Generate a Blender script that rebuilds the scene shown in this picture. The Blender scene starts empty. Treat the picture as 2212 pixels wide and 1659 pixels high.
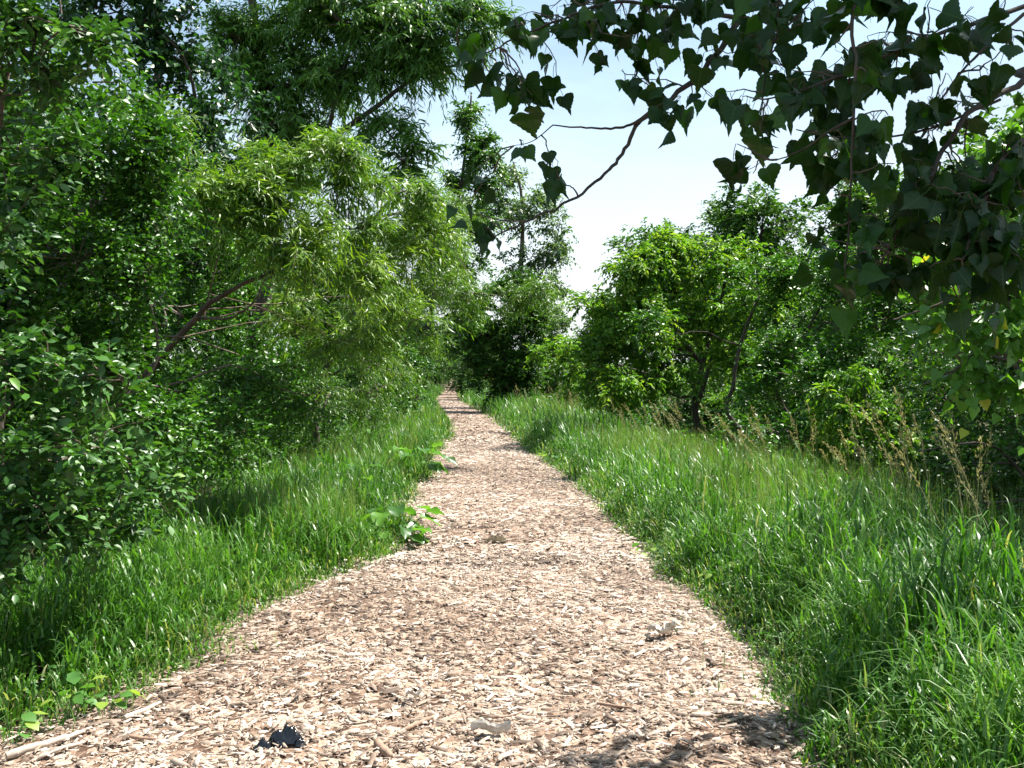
import bpy, math, random
import numpy as np
from mathutils import Matrix, Vector, Euler

rng = np.random.default_rng(11)
random.seed(5)
S = bpy.context.scene
COL = S.collection
PI = math.pi

# ------------------------------------------------------------------ camera
H_EYE, F, CX, CY, HOR = 1.6, 2150.0, 1106.0, 829.5, 805.0
PITCH = math.atan((CY - HOR) / F)
cam_d = bpy.data.cameras.new('camera')
cam_d.sensor_width = 36.0
cam_d.lens = F / 2212.0 * 36.0
cam_d.clip_start = 0.05
cam_d.clip_end = 2000.0
cam = bpy.data.objects.new('camera', cam_d)
cam.location = (0, 0, H_EYE)
cam.rotation_euler = (PI / 2 - PITCH, 0, 0)
COL.objects.link(cam)
S.camera = cam

# ------------------------------------------------------------------ sky, sun, exposure
SUN_EL, SUN_AZ = math.radians(59), math.radians(30)      # azimuth measured from +X (right) towards +Y (ahead)
sdir = Vector((math.cos(SUN_AZ) * math.cos(SUN_EL), math.sin(SUN_AZ) * math.cos(SUN_EL), math.sin(SUN_EL)))
W = bpy.data.worlds.new('World')
S.world = W
W.use_nodes = True
wn, wl = W.node_tree.nodes, W.node_tree.links
for n in list(wn): wn.remove(n)
out = wn.new('ShaderNodeOutputWorld'); bg = wn.new('ShaderNodeBackground')
sky = wn.new('ShaderNodeTexSky'); sky.sky_type = 'NISHITA'; sky.sun_disc = False
sky.sun_elevation = SUN_EL
sky.sun_rotation = math.radians(90) - SUN_AZ
sky.air_density = 1.0; sky.dust_density = 2.0; sky.ozone_density = 1.2
bg.inputs['Strength'].default_value = 0.05
tc = wn.new('ShaderNodeTexCoord'); mp = wn.new('ShaderNodeMapping'); mp.inputs['Scale'].default_value = (1.0, 1.0, 3.2)
nz = wn.new('ShaderNodeTexNoise'); nz.inputs['Scale'].default_value = 2.1; nz.inputs['Detail'].default_value = 7; nz.inputs['Roughness'].default_value = 0.55
cr = wn.new('ShaderNodeValToRGB'); cr.color_ramp.elements[0].position = 0.40; cr.color_ramp.elements[0].color = (0.25, 0.25, 0.25, 1)
cr.color_ramp.elements[1].position = 0.68; cr.color_ramp.elements[1].color = (0.8, 0.8, 0.8, 1)
mx = wn.new('ShaderNodeMixRGB'); mx.inputs[2].default_value = (5.9, 8.5, 10.4, 1)
wl.new(tc.outputs['Generated'], mp.inputs['Vector']); wl.new(mp.outputs[0], nz.inputs['Vector'])
wl.new(nz.outputs['Fac'], cr.inputs[0]); wl.new(cr.outputs[0], mx.inputs[0]); wl.new(sky.outputs[0], mx.inputs[1])
sz_ = wn.new('ShaderNodeSeparateXYZ'); wl.new(tc.outputs['Generated'], sz_.inputs[0])
hz = wn.new('ShaderNodeMapRange'); hz.inputs['From Min'].default_value = 0.0; hz.inputs['From Max'].default_value = 0.34
hz.inputs['To Min'].default_value = 0.85; hz.inputs['To Max'].default_value = 0.0; hz.interpolation_type = 'SMOOTHSTEP'
wl.new(sz_.outputs['Z'], hz.inputs['Value'])
mh = wn.new('ShaderNodeMixRGB'); mh.inputs[2].default_value = (8.6, 8.9, 9.0, 1)        # pale summer haze low in the sky
wl.new(hz.outputs[0], mh.inputs[0]); wl.new(mx.outputs[0], mh.inputs[1]); wl.new(mh.outputs[0], bg.inputs['Color']); wl.new(bg.outputs[0], out.inputs['Surface'])
sun_d = bpy.data.lights.new('sun', 'SUN'); sun_d.energy = 5.0; sun_d.angle = math.radians(0.53); sun_d.color = (1.0, 0.96, 0.88)
sun = bpy.data.objects.new('sun', sun_d); sun.rotation_euler = sdir.to_track_quat('Z', 'Y').to_euler(); sun.location = (20, 15, 40)
COL.objects.link(sun)
S.view_settings.view_transform = 'Standard'; S.view_settings.look = 'None'
S.view_settings.exposure = 1.6; S.view_settings.gamma = 1.0; S.view_settings.use_curve_mapping = False
S.render.engine = 'CYCLES'
cy = S.cycles
cy.max_bounces = 7; cy.diffuse_bounces = 2; cy.glossy_bounces = 2; cy.transmission_bounces = 5; cy.transparent_max_bounces = 6
cy.use_denoising = True; cy.denoiser = 'OPENIMAGEDENOISE'; cy.denoising_input_passes = 'RGB_ALBEDO_NORMAL'; cy.denoising_prefilter = 'ACCURATE'
cy.sample_clamp_indirect = 4.0
cy.use_adaptive_sampling = True; cy.adaptive_threshold = 0.02
S.render.use_persistent_data = False

# ------------------------------------------------------------------ helpers
def P(x, y, Y):
    """photo position (on the 2212-wide view) + distance ahead -> a point in the place"""
    cz = (CY - y) / F
    yy = math.cos(PITCH) + cz * math.sin(PITCH)
    zz = cz * math.cos(PITCH) - math.sin(PITCH)
    k = Y / yy
    return np.array([(x - CX) / F * k, Y, H_EYE + zz * k])

def nrm(a):
    return a / np.maximum(np.linalg.norm(a, axis=-1, keepdims=True), 1e-9)

def hashnoise(x, y, s=1.0, seed=0):
    """smooth value noise, numpy"""
    x = np.asarray(x, float) * s; y = np.asarray(y, float) * s
    xi, yi = np.floor(x).astype(int), np.floor(y).astype(int)
    fx, fy = x - xi, y - yi
    fx = fx * fx * (3 - 2 * fx); fy = fy * fy * (3 - 2 * fy)
    def h(a, b):
        v = np.sin(a * 127.1 + b * 311.7 + seed * 74.7) * 43758.5453
        return v - np.floor(v)
    return (h(xi, yi) * (1 - fx) + h(xi + 1, yi) * fx) * (1 - fy) + (h(xi, yi + 1) * (1 - fx) + h(xi + 1, yi + 1) * fx) * fy

class Geo:
    def __init__(s): s.V, s.T, s.Q, s.A, s.n = [], [], [], [], 0
    def add(s, V, T=None, Q=None, a=0.5):
        V = np.asarray(V, np.float32).reshape(-1, 3)
        s.V.append(V)
        if T is not None and len(T): s.T.append(np.asarray(T, np.int64).reshape(-1, 3) + s.n)
        if Q is not None and len(Q): s.Q.append(np.asarray(Q, np.int64).reshape(-1, 4) + s.n)
        s.A.append(np.broadcast_to(np.asarray(a, np.float32), (len(V),)))
        s.n += len(V)
    def tris(s): return sum(len(t) for t in s.T) + 2 * sum(len(q) for q in s.Q)
    def mesh(s, name, mat, smooth=False, origin=(0, 0, 0)):
        me = bpy.data.meshes.new(name)
        V = np.concatenate(s.V) - np.asarray(origin, np.float32)
        T = np.concatenate(s.T) if s.T else np.zeros((0, 3), np.int64)
        Q = np.concatenate(s.Q) if s.Q else np.zeros((0, 4), np.int64)
        me.vertices.add(len(V)); me.vertices.foreach_set('co', V.astype(np.float32).ravel())
        me.loops.add(T.size + Q.size)
        me.loops.foreach_set('vertex_index', np.concatenate([T.ravel(), Q.ravel()]).astype(np.int32))
        me.polygons.add(len(T) + len(Q))
        st = np.concatenate([np.arange(len(T)) * 3, T.size + np.arange(len(Q)) * 4]).astype(np.int32)
        me.polygons.foreach_set('loop_start', st)
        if smooth: me.polygons.foreach_set('use_smooth', np.ones(len(st), bool))
        at = me.attributes.new('v', 'FLOAT', 'POINT'); at.data.foreach_set('value', np.concatenate(s.A).astype(np.float32))
        me.update(calc_edges=True)
        me.materials.append(mat)
        return me

def link(name, me, parent=None, loc=(0, 0, 0), kind=None, label=None, cat=None, group=None):
    o = bpy.data.objects.new(name, me)
    COL.objects.link(o)
    o.location = loc
    if parent is not None: o.parent = parent
    if kind: o['kind'] = kind
    if label: o['label'] = label
    if cat: o['category'] = cat
    if group: o['group'] = group
    return o

def thing(name, label, cat, loc=(0, 0, 0), rotz=0.0, group=None, scale=1.0):
    o = link(name, None, None, loc, None, label, cat, group)
    o.rotation_euler = (0, 0, rotz); o.scale = (scale,) * 3
    o.empty_display_size = 0.2
    return o

def frames(d, up):
    """rotation matrices with columns x, y=d, z~up"""
    y = nrm(d)
    z = nrm(up - (up * y).sum(-1, keepdims=True) * y)
    x = np.cross(y, z)
    return np.stack([x, y, z], -1)

def scatter(g, tpl, pos, R, size, a):
    V, T, Q = tpl
    m, n = len(pos), len(V)
    if m == 0: return
    sz = np.asarray(size, float)
    sz = sz[:, None, None] if sz.ndim == 1 else sz[:, None, :]
    W_ = np.einsum('mij,mnj->mni', R, V[None] * sz) + pos[:, None, :]
    off = (np.arange(m) * n)[:, None, None]
    g.add(W_.reshape(-1, 3), (T[None] + off).reshape(-1, 3) if len(T) else None,
          (Q[None] + off).reshape(-1, 4) if len(Q) else None, np.repeat(np.broadcast_to(a, (m,)), n))

def tube(g, pts, rad, sides=5, a=0.5, cap=True):
    pts = np.asarray(pts, float); n = len(pts)
    rad = np.broadcast_to(np.asarray(rad, float), (n,))
    tg = nrm(np.gradient(pts, axis=0))
    ref = np.array([0.31, 0.22, 0.93]) if abs(tg[0, 2]) < 0.9 else np.array([1.0, 0.2, 0.1])
    b1 = nrm(np.cross(tg, ref)); b2 = np.cross(tg, b1)
    ang = np.arange(sides) * 2 * PI / sides
    V = pts[:, None] + rad[:, None, None] * (np.cos(ang)[None, :, None] * b1[:, None] + np.sin(ang)[None, :, None] * b2[:, None])
    i, j = np.meshgrid(np.arange(n - 1), np.arange(sides), indexing='ij')
    j2 = (j + 1) % sides
    Q = np.stack([i * sides + j, (i + 1) * sides + j, (i + 1) * sides + j2, i * sides + j2], -1).reshape(-1, 4)
    T = None
    V = V.reshape(-1, 3)
    if cap:
        V = np.vstack([V, pts[-1:] + tg[-1:] * rad[-1]])
        k = len(V) - 1; b = (n - 1) * sides
        T = [[b + q, k, b + (q + 1) % sides] for q in range(sides)]
    g.add(V, T, Q, a)

def wander(p0, p1, n, amp, sag=0.0, seed=None):
    """a bent polyline between two points"""
    p0, p1 = np.asarray(p0, float), np.asarray(p1, float)
    t = np.linspace(0, 1, n)[:, None]
    L = np.linalg.norm(p1 - p0)
    pts = p0 + (p1 - p0) * t
    off = np.cumsum(rng.normal(0, 1, (n, 3)), 0)
    off -= off[0] + (off[-1] - off[0]) * t
    pts = pts + off * amp * L / max(n ** 0.5, 1)
    pts[:, 2] += sag * L * (4 * t[:, 0] * (1 - t[:, 0]))
    return pts

def bez(pts, n=16):
    """smooth polyline (Catmull-Rom) through points"""
    p = np.asarray(pts, float)
    if len(p) < 3: return np.array([p[0] + (p[-1] - p[0]) * t for t in np.linspace(0, 1, n)])
    q = np.vstack([2 * p[0] - p[1], p, 2 * p[-1] - p[-2]])
    out = []
    seg = len(p) - 1
    for k in range(n):
        u = k / (n - 1) * seg; i = min(int(u), seg - 1); t = u - i
        a, b, c, d = q[i], q[i + 1], q[i + 2], q[i + 3]
        out.append(0.5 * ((2 * b) + (c - a) * t + (2 * a - 5 * b + 4 * c - d) * t * t + (3 * b - a - 3 * c + d) * t ** 3))
    return np.array(out)

# ------------------------------------------------------------------ materials
def nodes(name):
    m = bpy.data.materials.new(name); m.use_nodes = True
    nt = m.node_tree
    for n in list(nt.nodes): nt.nodes.remove(n)
    o = nt.nodes.new('ShaderNodeOutputMaterial')
    return m, nt.nodes, nt.links, o

def ramp(N, stops):
    r = N.new('ShaderNodeValToRGB')
    el = r.color_ramp.elements
    while len(el) > 1: el.remove(el[-1])
    el[0].position = stops[0][0]; el[0].color = (*stops[0][1], 1)
    for p, c in stops[1:]:
        e = el.new(p); e.color = (*c, 1)
    return r

def leaf_mat(name, stops, transl=0.38, rough=0.42, tboost=(1.5, 1.55, 0.55), spec=0.45, veins=0.0, backmix=0.2):
    m, N, L, o = nodes(name)
    at = N.new('ShaderNodeAttribute'); at.attribute_name = 'v'
    r = ramp(N, stops); L.new(at.outputs['Fac'], r.inputs[0])
    col = r.outputs[0]
    geo = N.new('ShaderNodeNewGeometry')
    back = N.new('ShaderNodeMixRGB'); back.blend_type = 'MIX'            # leaf undersides are paler and greyer
    back.inputs[2].default_value = (0.06, 0.12, 0.05, 1)
    bm_ = N.new('ShaderNodeMath'); bm_.operation = 'MULTIPLY'; bm_.inputs[1].default_value = backmix
    L.new(geo.outputs['Backfacing'], bm_.inputs[0]); L.new(bm_.outputs[0], back.inputs[0]); L.new(col, back.inputs[1])
    pr = N.new('ShaderNodeBsdfPrincipled'); L.new(back.outputs[0], pr.inputs['Base Color'])
    pr.inputs['Roughness'].default_value = rough; pr.inputs['Specular IOR Level'].default_value = spec
    tr = N.new('ShaderNodeBsdfTranslucent')
    tm = N.new('ShaderNodeMixRGB'); tm.blend_type = 'MULTIPLY'; tm.inputs[0].default_value = 1; tm.inputs[2].default_value = (*tboost, 1)
    L.new(col, tm.inputs[1]); L.new(tm.outputs[0], tr.inputs['Color'])
    if veins:      # paler midrib and side veins, in the leaf's own coordinates
        tcn = N.new('ShaderNodeTexCoord'); sx = N.new('ShaderNodeSeparateXYZ'); L.new(tcn.outputs['Object'], sx.inputs[0])
        def mth(op, a, b=None, c=None):
            n = N.new('ShaderNodeMath'); n.operation = op
            for k, q in enumerate((a, b, c)):
                if q is None: continue
                if isinstance(q, (int, float)): n.inputs[k].default_value = q
                else: L.new(q, n.inputs[k])
            return n.outputs[0]
        ax = mth('ABSOLUTE', sx.outputs[0])
        mid = mth('LESS_THAN', ax, 0.014)
        fr = mth('FRACT', mth('MULTIPLY', mth('SUBTRACT', sx.outputs[1], mth('MULTIPLY', ax, 0.75)), 6.5))
        sv = mth('LESS_THAN', fr, 0.09)
        vm = mth('MULTIPLY', mth('MAXIMUM', mid, mth('MULTIPLY', sv, 0.6)), 0.35)
        vx = N.new('ShaderNodeMixRGB'); vx.inputs[2].default_value = (0.12, 0.2, 0.05, 1); L.new(vm, vx.inputs[0]); L.new(back.outputs[0], vx.inputs[1])
        L.new(vx.outputs[0], pr.inputs['Base Color'])
    mx = N.new('ShaderNodeMixShader'); mx.inputs[0].default_value = transl
    L.new(pr.outputs[0], mx.inputs[1]); L.new(tr.outputs[0], mx.inputs[2]); L.new(mx.outputs[0], o.inputs['Surface'])
    return m

M = {}
M['buck'] = leaf_mat('buckthorn_leaf', [(0, (0.008, 0.034, 0.003)), (0.5, (0.030, 0.110, 0.007)), (1, (0.095, 0.235, 0.016))], 0.24, 0.42, tboost=(1.6, 1.7, 0.4), spec=0.38)
M['dog'] = leaf_mat('dogwood_leaf', [(0, (0.016, 0.05, 0.010)), (0.5, (0.032, 0.105, 0.013)), (0.85, (0.07, 0.18, 0.024)), (1, (0.14, 0.26, 0.03))], 0.24, 0.44, spec=0.4)
M['willow'] = leaf_mat('willow_leaf', [(0, (0.026, 0.072, 0.006)), (0.5, (0.070, 0.165, 0.012)), (1, (0.19, 0.30, 0.035))], 0.36, 0.42, spec=0.4)
M['willow2'] = leaf_mat('tall_willow_leaf', [(0, (0.018, 0.055, 0.007)), (0.5, (0.042, 0.120, 0.013)), (1, (0.09, 0.20, 0.025))], 0.3, 0.42, spec=0.38)
M['aspen'] = leaf_mat('aspen_leaf', [(0, (0.012, 0.042, 0.018)), (0.6, (0.022, 0.075, 0.02)), (1, (0.05, 0.14, 0.022))], 0.3, 0.38, spec=0.45)
M['cotton'] = leaf_mat('cottonwood_leaf', [(0, (0.006, 0.022, 0.004)), (0.6, (0.012, 0.042, 0.006)), (0.95, (0.032, 0.095, 0.010)), (1, (0.16, 0.17, 0.02))], 0.26, 0.40, tboost=(2.6, 2.8, 0.3), spec=0.25, veins=1, backmix=0.12)  # the crown's shade is put into this darker leaf green
M['cotton_lit'] = leaf_mat('young_cottonwood_leaf', [(0, (0.05, 0.14, 0.02)), (0.7, (0.09, 0.22, 0.03)), (0.93, (0.13, 0.28, 0.04)), (1, (0.45, 0.42, 0.05))], 0.45, 0.38, tboost=(1.5, 1.5, 0.4))  # lighter cottonwood green, with sunlight put into the leaf colour
M['box'] = leaf_mat('boxelder_leaf', [(0, (0.028, 0.085, 0.008)), (0.45, (0.06, 0.155, 0.012)), (0.8, (0.105, 0.235, 0.022)), (1, (0.21, 0.32, 0.035))], 0.38, 0.45, spec=0.3)
M['far'] = leaf_mat('broadleaf_foliage', [(0, (0.018, 0.058, 0.008)), (0.5, (0.042, 0.118, 0.013)), (1, (0.10, 0.20, 0.024))], 0.28, 0.48, spec=0.3)
M['pale'] = leaf_mat('poplar_leaf', [(0, (0.05, 0.105, 0.045)), (0.5, (0.085, 0.15, 0.06)), (1, (0.14, 0.22, 0.085))], 0.38, 0.42)
M['burdock'] = leaf_mat('burdock_leaf', [(0, (0.035, 0.10, 0.018)), (0.6, (0.065, 0.175, 0.024)), (1, (0.11, 0.25, 0.03))], 0.42, 0.36, spec=0.5, veins=30)
M['weed'] = leaf_mat('weed_leaf', [(0, (0.04, 0.12, 0.03)), (0.6, (0.08, 0.20, 0.04)), (1, (0.22, 0.32, 0.05))], 0.4, 0.42)
M['grass'] = leaf_mat('grass_blade', [(0, (0.022, 0.080, 0.008)), (0.5, (0.062, 0.175, 0.018)), (0.86, (0.13, 0.275, 0.042)), (0.93, (0.20, 0.27, 0.09)), (1, (0.34, 0.33, 0.18))], 0.34, 0.40, tboost=(1.35, 1.5, 0.45), spec=0.36)
M['seed'] = leaf_mat('grass_seed_head', [(0, (0.26, 0.27, 0.12)), (1, (0.46, 0.43, 0.24))], 0.3, 0.6, tboost=(1.2, 1.1, 0.7), backmix=0.0)

def bark(name, c1, c2, scale=9.0):
    m, N, L, o = nodes(name)
    tcn = N.new('ShaderNodeTexCoord'); mpn = N.new('ShaderNodeMapping'); mpn.inputs['Scale'].default_value = (1, 1, 0.25)
    nn = N.new('ShaderNodeTexNoise'); nn.inputs['Scale'].default_value = scale; nn.inputs['Detail'].default_value = 8; nn.inputs['Roughness'].default_value = 0.65
    L.new(tcn.outputs['Object'], mpn.inputs[0]); L.new(mpn.outputs[0], nn.inputs['Vector'])
    r = ramp(N, [(0.3, c1), (0.68, c2)]); L.new(nn.outputs['Fac'], r.inputs[0])
    pr = N.new('ShaderNodeBsdfPrincipled'); pr.inputs['Roughness'].default_value = 0.85; pr.inputs['Specular IOR Level'].default_value = 0.25
    bu = N.new('ShaderNodeBump'); bu.inputs['Strength'].default_value = 0.8; bu.inputs['Distance'].default_value = 0.02
    L.new(nn.outputs['Fac'], bu.inputs['Height']); L.new(bu.outputs[0], pr.inputs['Normal'])
    L.new(r.outputs[0], pr.inputs['Base Color']); L.new(pr.outputs[0], o.inputs['Surface'])
    return m
M['bark'] = bark('grey_brown_bark', (0.05, 0.035, 0.028), (0.20, 0.155, 0.13))
M['bark_dark'] = bark('dark_bark', (0.025, 0.02, 0.016), (0.09, 0.07, 0.055))
M['bark_red'] = bark('reddish_willow_bark', (0.035, 0.022, 0.017), (0.15, 0.105, 0.08))
M['twig'] = bark('twig_bark', (0.06, 0.045, 0.035), (0.15, 0.115, 0.09), 40)

def chip_mat():
    m, N, L, o = nodes('wood_chip_wood')
    at = N.new('ShaderNodeAttribute'); at.attribute_name = 'v'
    r = ramp(N, [(0, (0.032, 0.020, 0.014)), (0.22, (0.09, 0.060, 0.042)), (0.45, (0.205, 0.153, 0.115)), (0.7, (0.35, 0.283, 0.228)), (1, (0.57, 0.505, 0.44))])
    L.new(at.outputs['Fac'], r.inputs[0])
    tcn = N.new('ShaderNodeTexCoord'); nn = N.new('ShaderNodeTexNoise'); nn.inputs['Scale'].default_value = 55; nn.inputs['Detail'].default_value = 5
    L.new(tcn.outputs['Object'], nn.inputs['Vector'])
    r2 = ramp(N, [(0.3, (0.68, 0.62, 0.60)), (0.6, (1.05, 1.02, 1.0))]); L.new(nn.outputs['Fac'], r2.inputs[0])
    mm = N.new('ShaderNodeMixRGB'); mm.blend_type = 'MULTIPLY'; mm.inputs[0].default_value = 1
    L.new(r.outputs[0], mm.inputs[1]); L.new(r2.outputs[0], mm.inputs[2])
    pr = N.new('ShaderNodeBsdfPrincipled'); pr.inputs['Roughness'].default_value = 0.65; pr.inputs['Specular IOR Level'].default_value = 0.35
    bu = N.new('ShaderNodeBump'); bu.inputs['Strength'].default_value = 0.4; bu.inputs['Distance'].default_value = 0.002
    L.new(nn.outputs['Fac'], bu.inputs['Height']); L.new(bu.outputs[0], pr.inputs['Normal'])
    L.new(mm.outputs[0], pr.inputs['Base Color']); L.new(pr.outputs[0], o.inputs['Surface'])
    return m
M['chip'] = chip_mat()

def path_mat():
    m, N, L, o = nodes('wood_chip_bed')
    tcn = N.new('ShaderNodeTexCoord')
    mpn = N.new('ShaderNodeMapping'); mpn.inputs['Scale'].default_value = (1, 0.8, 1); L.new(tcn.outputs['Object'], mpn.inputs[0])
    vo = N.new('ShaderNodeTexVoronoi'); vo.inputs['Scale'].default_value = 26; L.new(mpn.outputs[0], vo.inputs['Vector'])
    sep = N.new('ShaderNodeSeparateColor'); L.new(vo.outputs['Color'], sep.inputs[0])
    r = ramp(N, [(0, (0.06, 0.034, 0.022)), (0.25, (0.14, 0.088, 0.06)), (0.6, (0.28, 0.20, 0.145)), (1, (0.44, 0.35, 0.28))]); L.new(sep.outputs[0], r.inputs[0])
    n2 = N.new('ShaderNodeTexNoise'); n2.inputs['Scale'].default_value = 0.9; n2.inputs['Detail'].default_value = 6; L.new(tcn.outputs['Object'], n2.inputs['Vector'])
    r2 = ramp(N, [(0.35, (0.72, 0.66, 0.62)), (0.62, (1.0, 1.0, 1.0))]); L.new(n2.outputs['Fac'], r2.inputs[0])
    mm = N.new('ShaderNodeMixRGB'); mm.blend_type = 'MULTIPLY'; mm.inputs[0].default_value = 1
    L.new(r.outputs[0], mm.inputs[1]); L.new(r2.outputs[0], mm.inputs[2])
    pr = N.new('ShaderNodeBsdfPrincipled'); pr.inputs['Roughness'].default_value = 0.8; pr.inputs['Specular IOR Level'].default_value = 0.2
    bu = N.new('ShaderNodeBump'); bu.inputs['Strength'].default_value = 1.0; bu.inputs['Distance'].default_value = 0.02
    L.new(sep.outputs[1], bu.inputs['Height']); L.new(bu.outputs[0], pr.inputs['Normal'])
    L.new(mm.outputs[0], pr.inputs['Base Color']); L.new(pr.outputs[0], o.inputs['Surface'])
    return m
M['path'] = path_mat()

def ground_mat():
    m, N, L, o = nodes('forest_soil')
    tcn = N.new('ShaderNodeTexCoord')
    nn = N.new('ShaderNodeTexNoise'); nn.inputs['Scale'].default_value = 6; nn.inputs['Detail'].default_value = 10; L.new(tcn.outputs['Object'], nn.inputs['Vector'])
    r = ramp(N, [(0.3, (0.025, 0.018, 0.012)), (0.5, (0.05, 0.04, 0.022)), (0.65, (0.04, 0.065, 0.02))]); L.new(nn.outputs['Fac'], r.inputs[0])
    pr = N.new('ShaderNodeBsdfPrincipled'); pr.inputs['Roughness'].default_value = 0.95; pr.inputs['Specular IOR Level'].default_value = 0.1
    bu = N.new('ShaderNodeBump'); bu.inputs['Strength'].default_value = 0.7; bu.inputs['Distance'].default_value = 0.05
    L.new(nn.outputs['Fac'], bu.inputs['Height']); L.new(bu.outputs[0], pr.inputs['Normal'])
    L.new(r.outputs[0], pr.inputs['Base Color']); L.new(pr.outputs[0], o.inputs['Surface'])
    return m
M['ground'] = ground_mat()

def simple(name, col, rough=0.5, spec=0.5, sheen=0.0):
    m, N, L, o = nodes(name)
    tcn = N.new('ShaderNodeTexCoord'); nn = N.new('ShaderNodeTexNoise'); nn.inputs['Scale'].default_value = 30; L.new(tcn.outputs['Object'], nn.inputs['Vector'])
    r = ramp(N, [(0.3, tuple(c * 0.7 for c in col)), (0.7, tuple(min(c * 1.2, 0.9) for c in col))]); L.new(nn.outputs['Fac'], r.inputs[0])
    pr = N.new('ShaderNodeBsdfPrincipled'); pr.inputs['Roughness'].default_value = rough; pr.inputs['Specular IOR Level'].default_value = spec
    L.new(r.outputs[0], pr.inputs['Base Color']); L.new(pr.outputs[0], o.inputs['Surface'])
    return m
M['plastic'] = simple('black_plastic', (0.008, 0.008, 0.011), 0.16, 0.6)
M['dryleaf'] = simple('bleached_dry_leaf', (0.50, 0.46, 0.41), 0.6, 0.4)
M['palewood'] = simple('bleached_wood', (0.40, 0.33, 0.27), 0.7, 0.3)
M['brownwood'] = simple('brown_weathered_wood', (0.26, 0.17, 0.12), 0.7, 0.3)
M['clod'] = simple('dark_earth', (0.07, 0.055, 0.035), 0.95, 0.1)

# ------------------------------------------------------------------ terrain and path
PY = np.array([-3, 0, 2.5, 4.03, 4.33, 4.95, 5.78, 6.3, 6.95, 7.73, 8.5, 9.97, 11.66, 13.5, 15.3, 17.6, 20.8, 25.5, 29.9, 36.2, 45.9, 57, 76, 95, 125, 172, 300])
PL = np.array([-2.6, -2.6, -2.6, -2.45, -2.2, -1.80, -1.72, -1.72, -1.62, -1.35, -1.0, -1.05, -1.28, -1.29, -1.22, -1.42, -1.5, -1.55, -1.82, -2.46, -3.44, -4.4, -5.4, -6.4, -8.2, -10.6, -18])
PR = np.array([1.25, 1.25, 1.25, 1.27, 1.30, 1.33, 1.38, 1.40, 1.37, 1.26, 1.2, 1.20, 1.1, .97, .86, .62, .33, .05, -.35, -.85, -1.9, -3.0, -4.1, -5.1, -6.8, -8.9, -16])
def path_l(y): return np.interp(y, PY, PL) - 0.10 * np.clip((y - 8) / 3, 0, 1) * np.clip((26 - y) / 6, 0, 1) + (hashnoise(y, 0, 2.2, 3) - 0.5) * 0.26 + (hashnoise(y, 0, 7.5, 13) - 0.5) * 0.12
def path_r(y): return np.interp(y, PY, PR) + (hashnoise(y, 9, 2.2, 4) - 0.5) * 0.22 + (hashnoise(y, 9, 7.5, 14) - 0.5) * 0.12
def terrain(x, y):
    x = np.asarray(x, float); y = np.asarray(y, float)
    l, r = np.interp(y, PY, PL), np.interp(y, PY, PR)
    dr = np.clip((x - r - 1.2) / 3.0, 0, 1); dl = np.clip((l - x - 1.3) / 3.5, 0, 1)
    z = -0.75 * dr * dr * (3 - 2 * dr) - 0.35 * dl * dl * (3 - 2 * dl)
    off = np.clip(np.maximum(x - r, l - x), 0, 1)
    z = z + off * (hashnoise(x, y, 0.6, 1) - 0.5) * 0.16 + off * (hashnoise(x, y, 0.13, 2) - 0.5) * 0.3
    z = z - np.clip((np.hypot(x, y) - 250) / 600, 0, 1) * 4
    return z

def grid_obj(name, xs, ys, zf, mat, kind):
    X, Y = np.meshgrid(xs, ys)
    Z = zf(X, Y)
    V = np.stack([X, Y, Z], -1).reshape(-1, 3)
    nx, ny = len(xs), len(ys)
    i, j = np.meshgrid(np.arange(ny - 1), np.arange(nx - 1), indexing='ij')
    Q = np.stack([i * nx + j, i * nx + j + 1, (i + 1) * nx + j + 1, (i + 1) * nx + j], -1).reshape(-1, 4)
    g = Geo(); g.add(V, None, Q)
    return link(name, g.mesh(name, mat, True), kind=kind)

xs = np.concatenate([[-900, -500, -250, -120, -60], np.arange(-30, -6, 1.5), np.arange(-6, 6, 0.3), np.arange(6, 31, 1.5), [60, 120, 250, 500, 900]])
ys = np.concatenate([[-400, -150, -60, -20, -8], np.arange(-4, 12, 0.3), np.arange(12, 40, 0.8), np.arange(40, 120, 4), [150, 200, 300, 500, 900, 1500]])
ground = grid_obj('ground', xs, ys, terrain, M['ground'], 'structure')

yy = np.concatenate([np.arange(-3, 12, 0.1), np.arange(12, 40, 0.3), np.arange(40, 300, 2.0)])
tt = np.linspace(0, 1, 22)
lw, rw = path_l(yy) - 0.12, path_r(yy) + 0.12
X = lw[:, None] + (rw - lw)[:, None] * tt[None]
Y = np.repeat(yy[:, None], len(tt), 1)
Zb = terrain(X, Y)
edge = np.minimum(tt, 1 - tt)[None] * (rw - lw)[:, None]
def path_z(x, y):
    l, r = path_l(y), path_r(y)
    e = np.clip(np.minimum(x - l, r - x) / 0.35, 0, 1)
    far = np.clip((60 - y) / 50, 0, 1)
    return terrain(x, y) + 0.004 + far * (0.035 * e + 0.05 * e * (hashnoise(x, y, 1.6, 5) - 0.5) + 0.02 * e * (hashnoise(x, y, 6.0, 6) - 0.5)) + 0.012
Z = path_z(X, Y); Z[:, 0] -= 0.03; Z[:, -1] -= 0.03
g = Geo(); ny, nx = X.shape
i, j = np.meshgrid(np.arange(ny - 1), np.arange(nx - 1), indexing='ij')
g.add(np.stack([X, Y, Z], -1), None, np.stack([i * nx + j, i * nx + j + 1, (i + 1) * nx + j + 1, (i + 1) * nx + j], -1))
path = link('path', g.mesh('path', M['path'], True), kind='structure')

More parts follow.
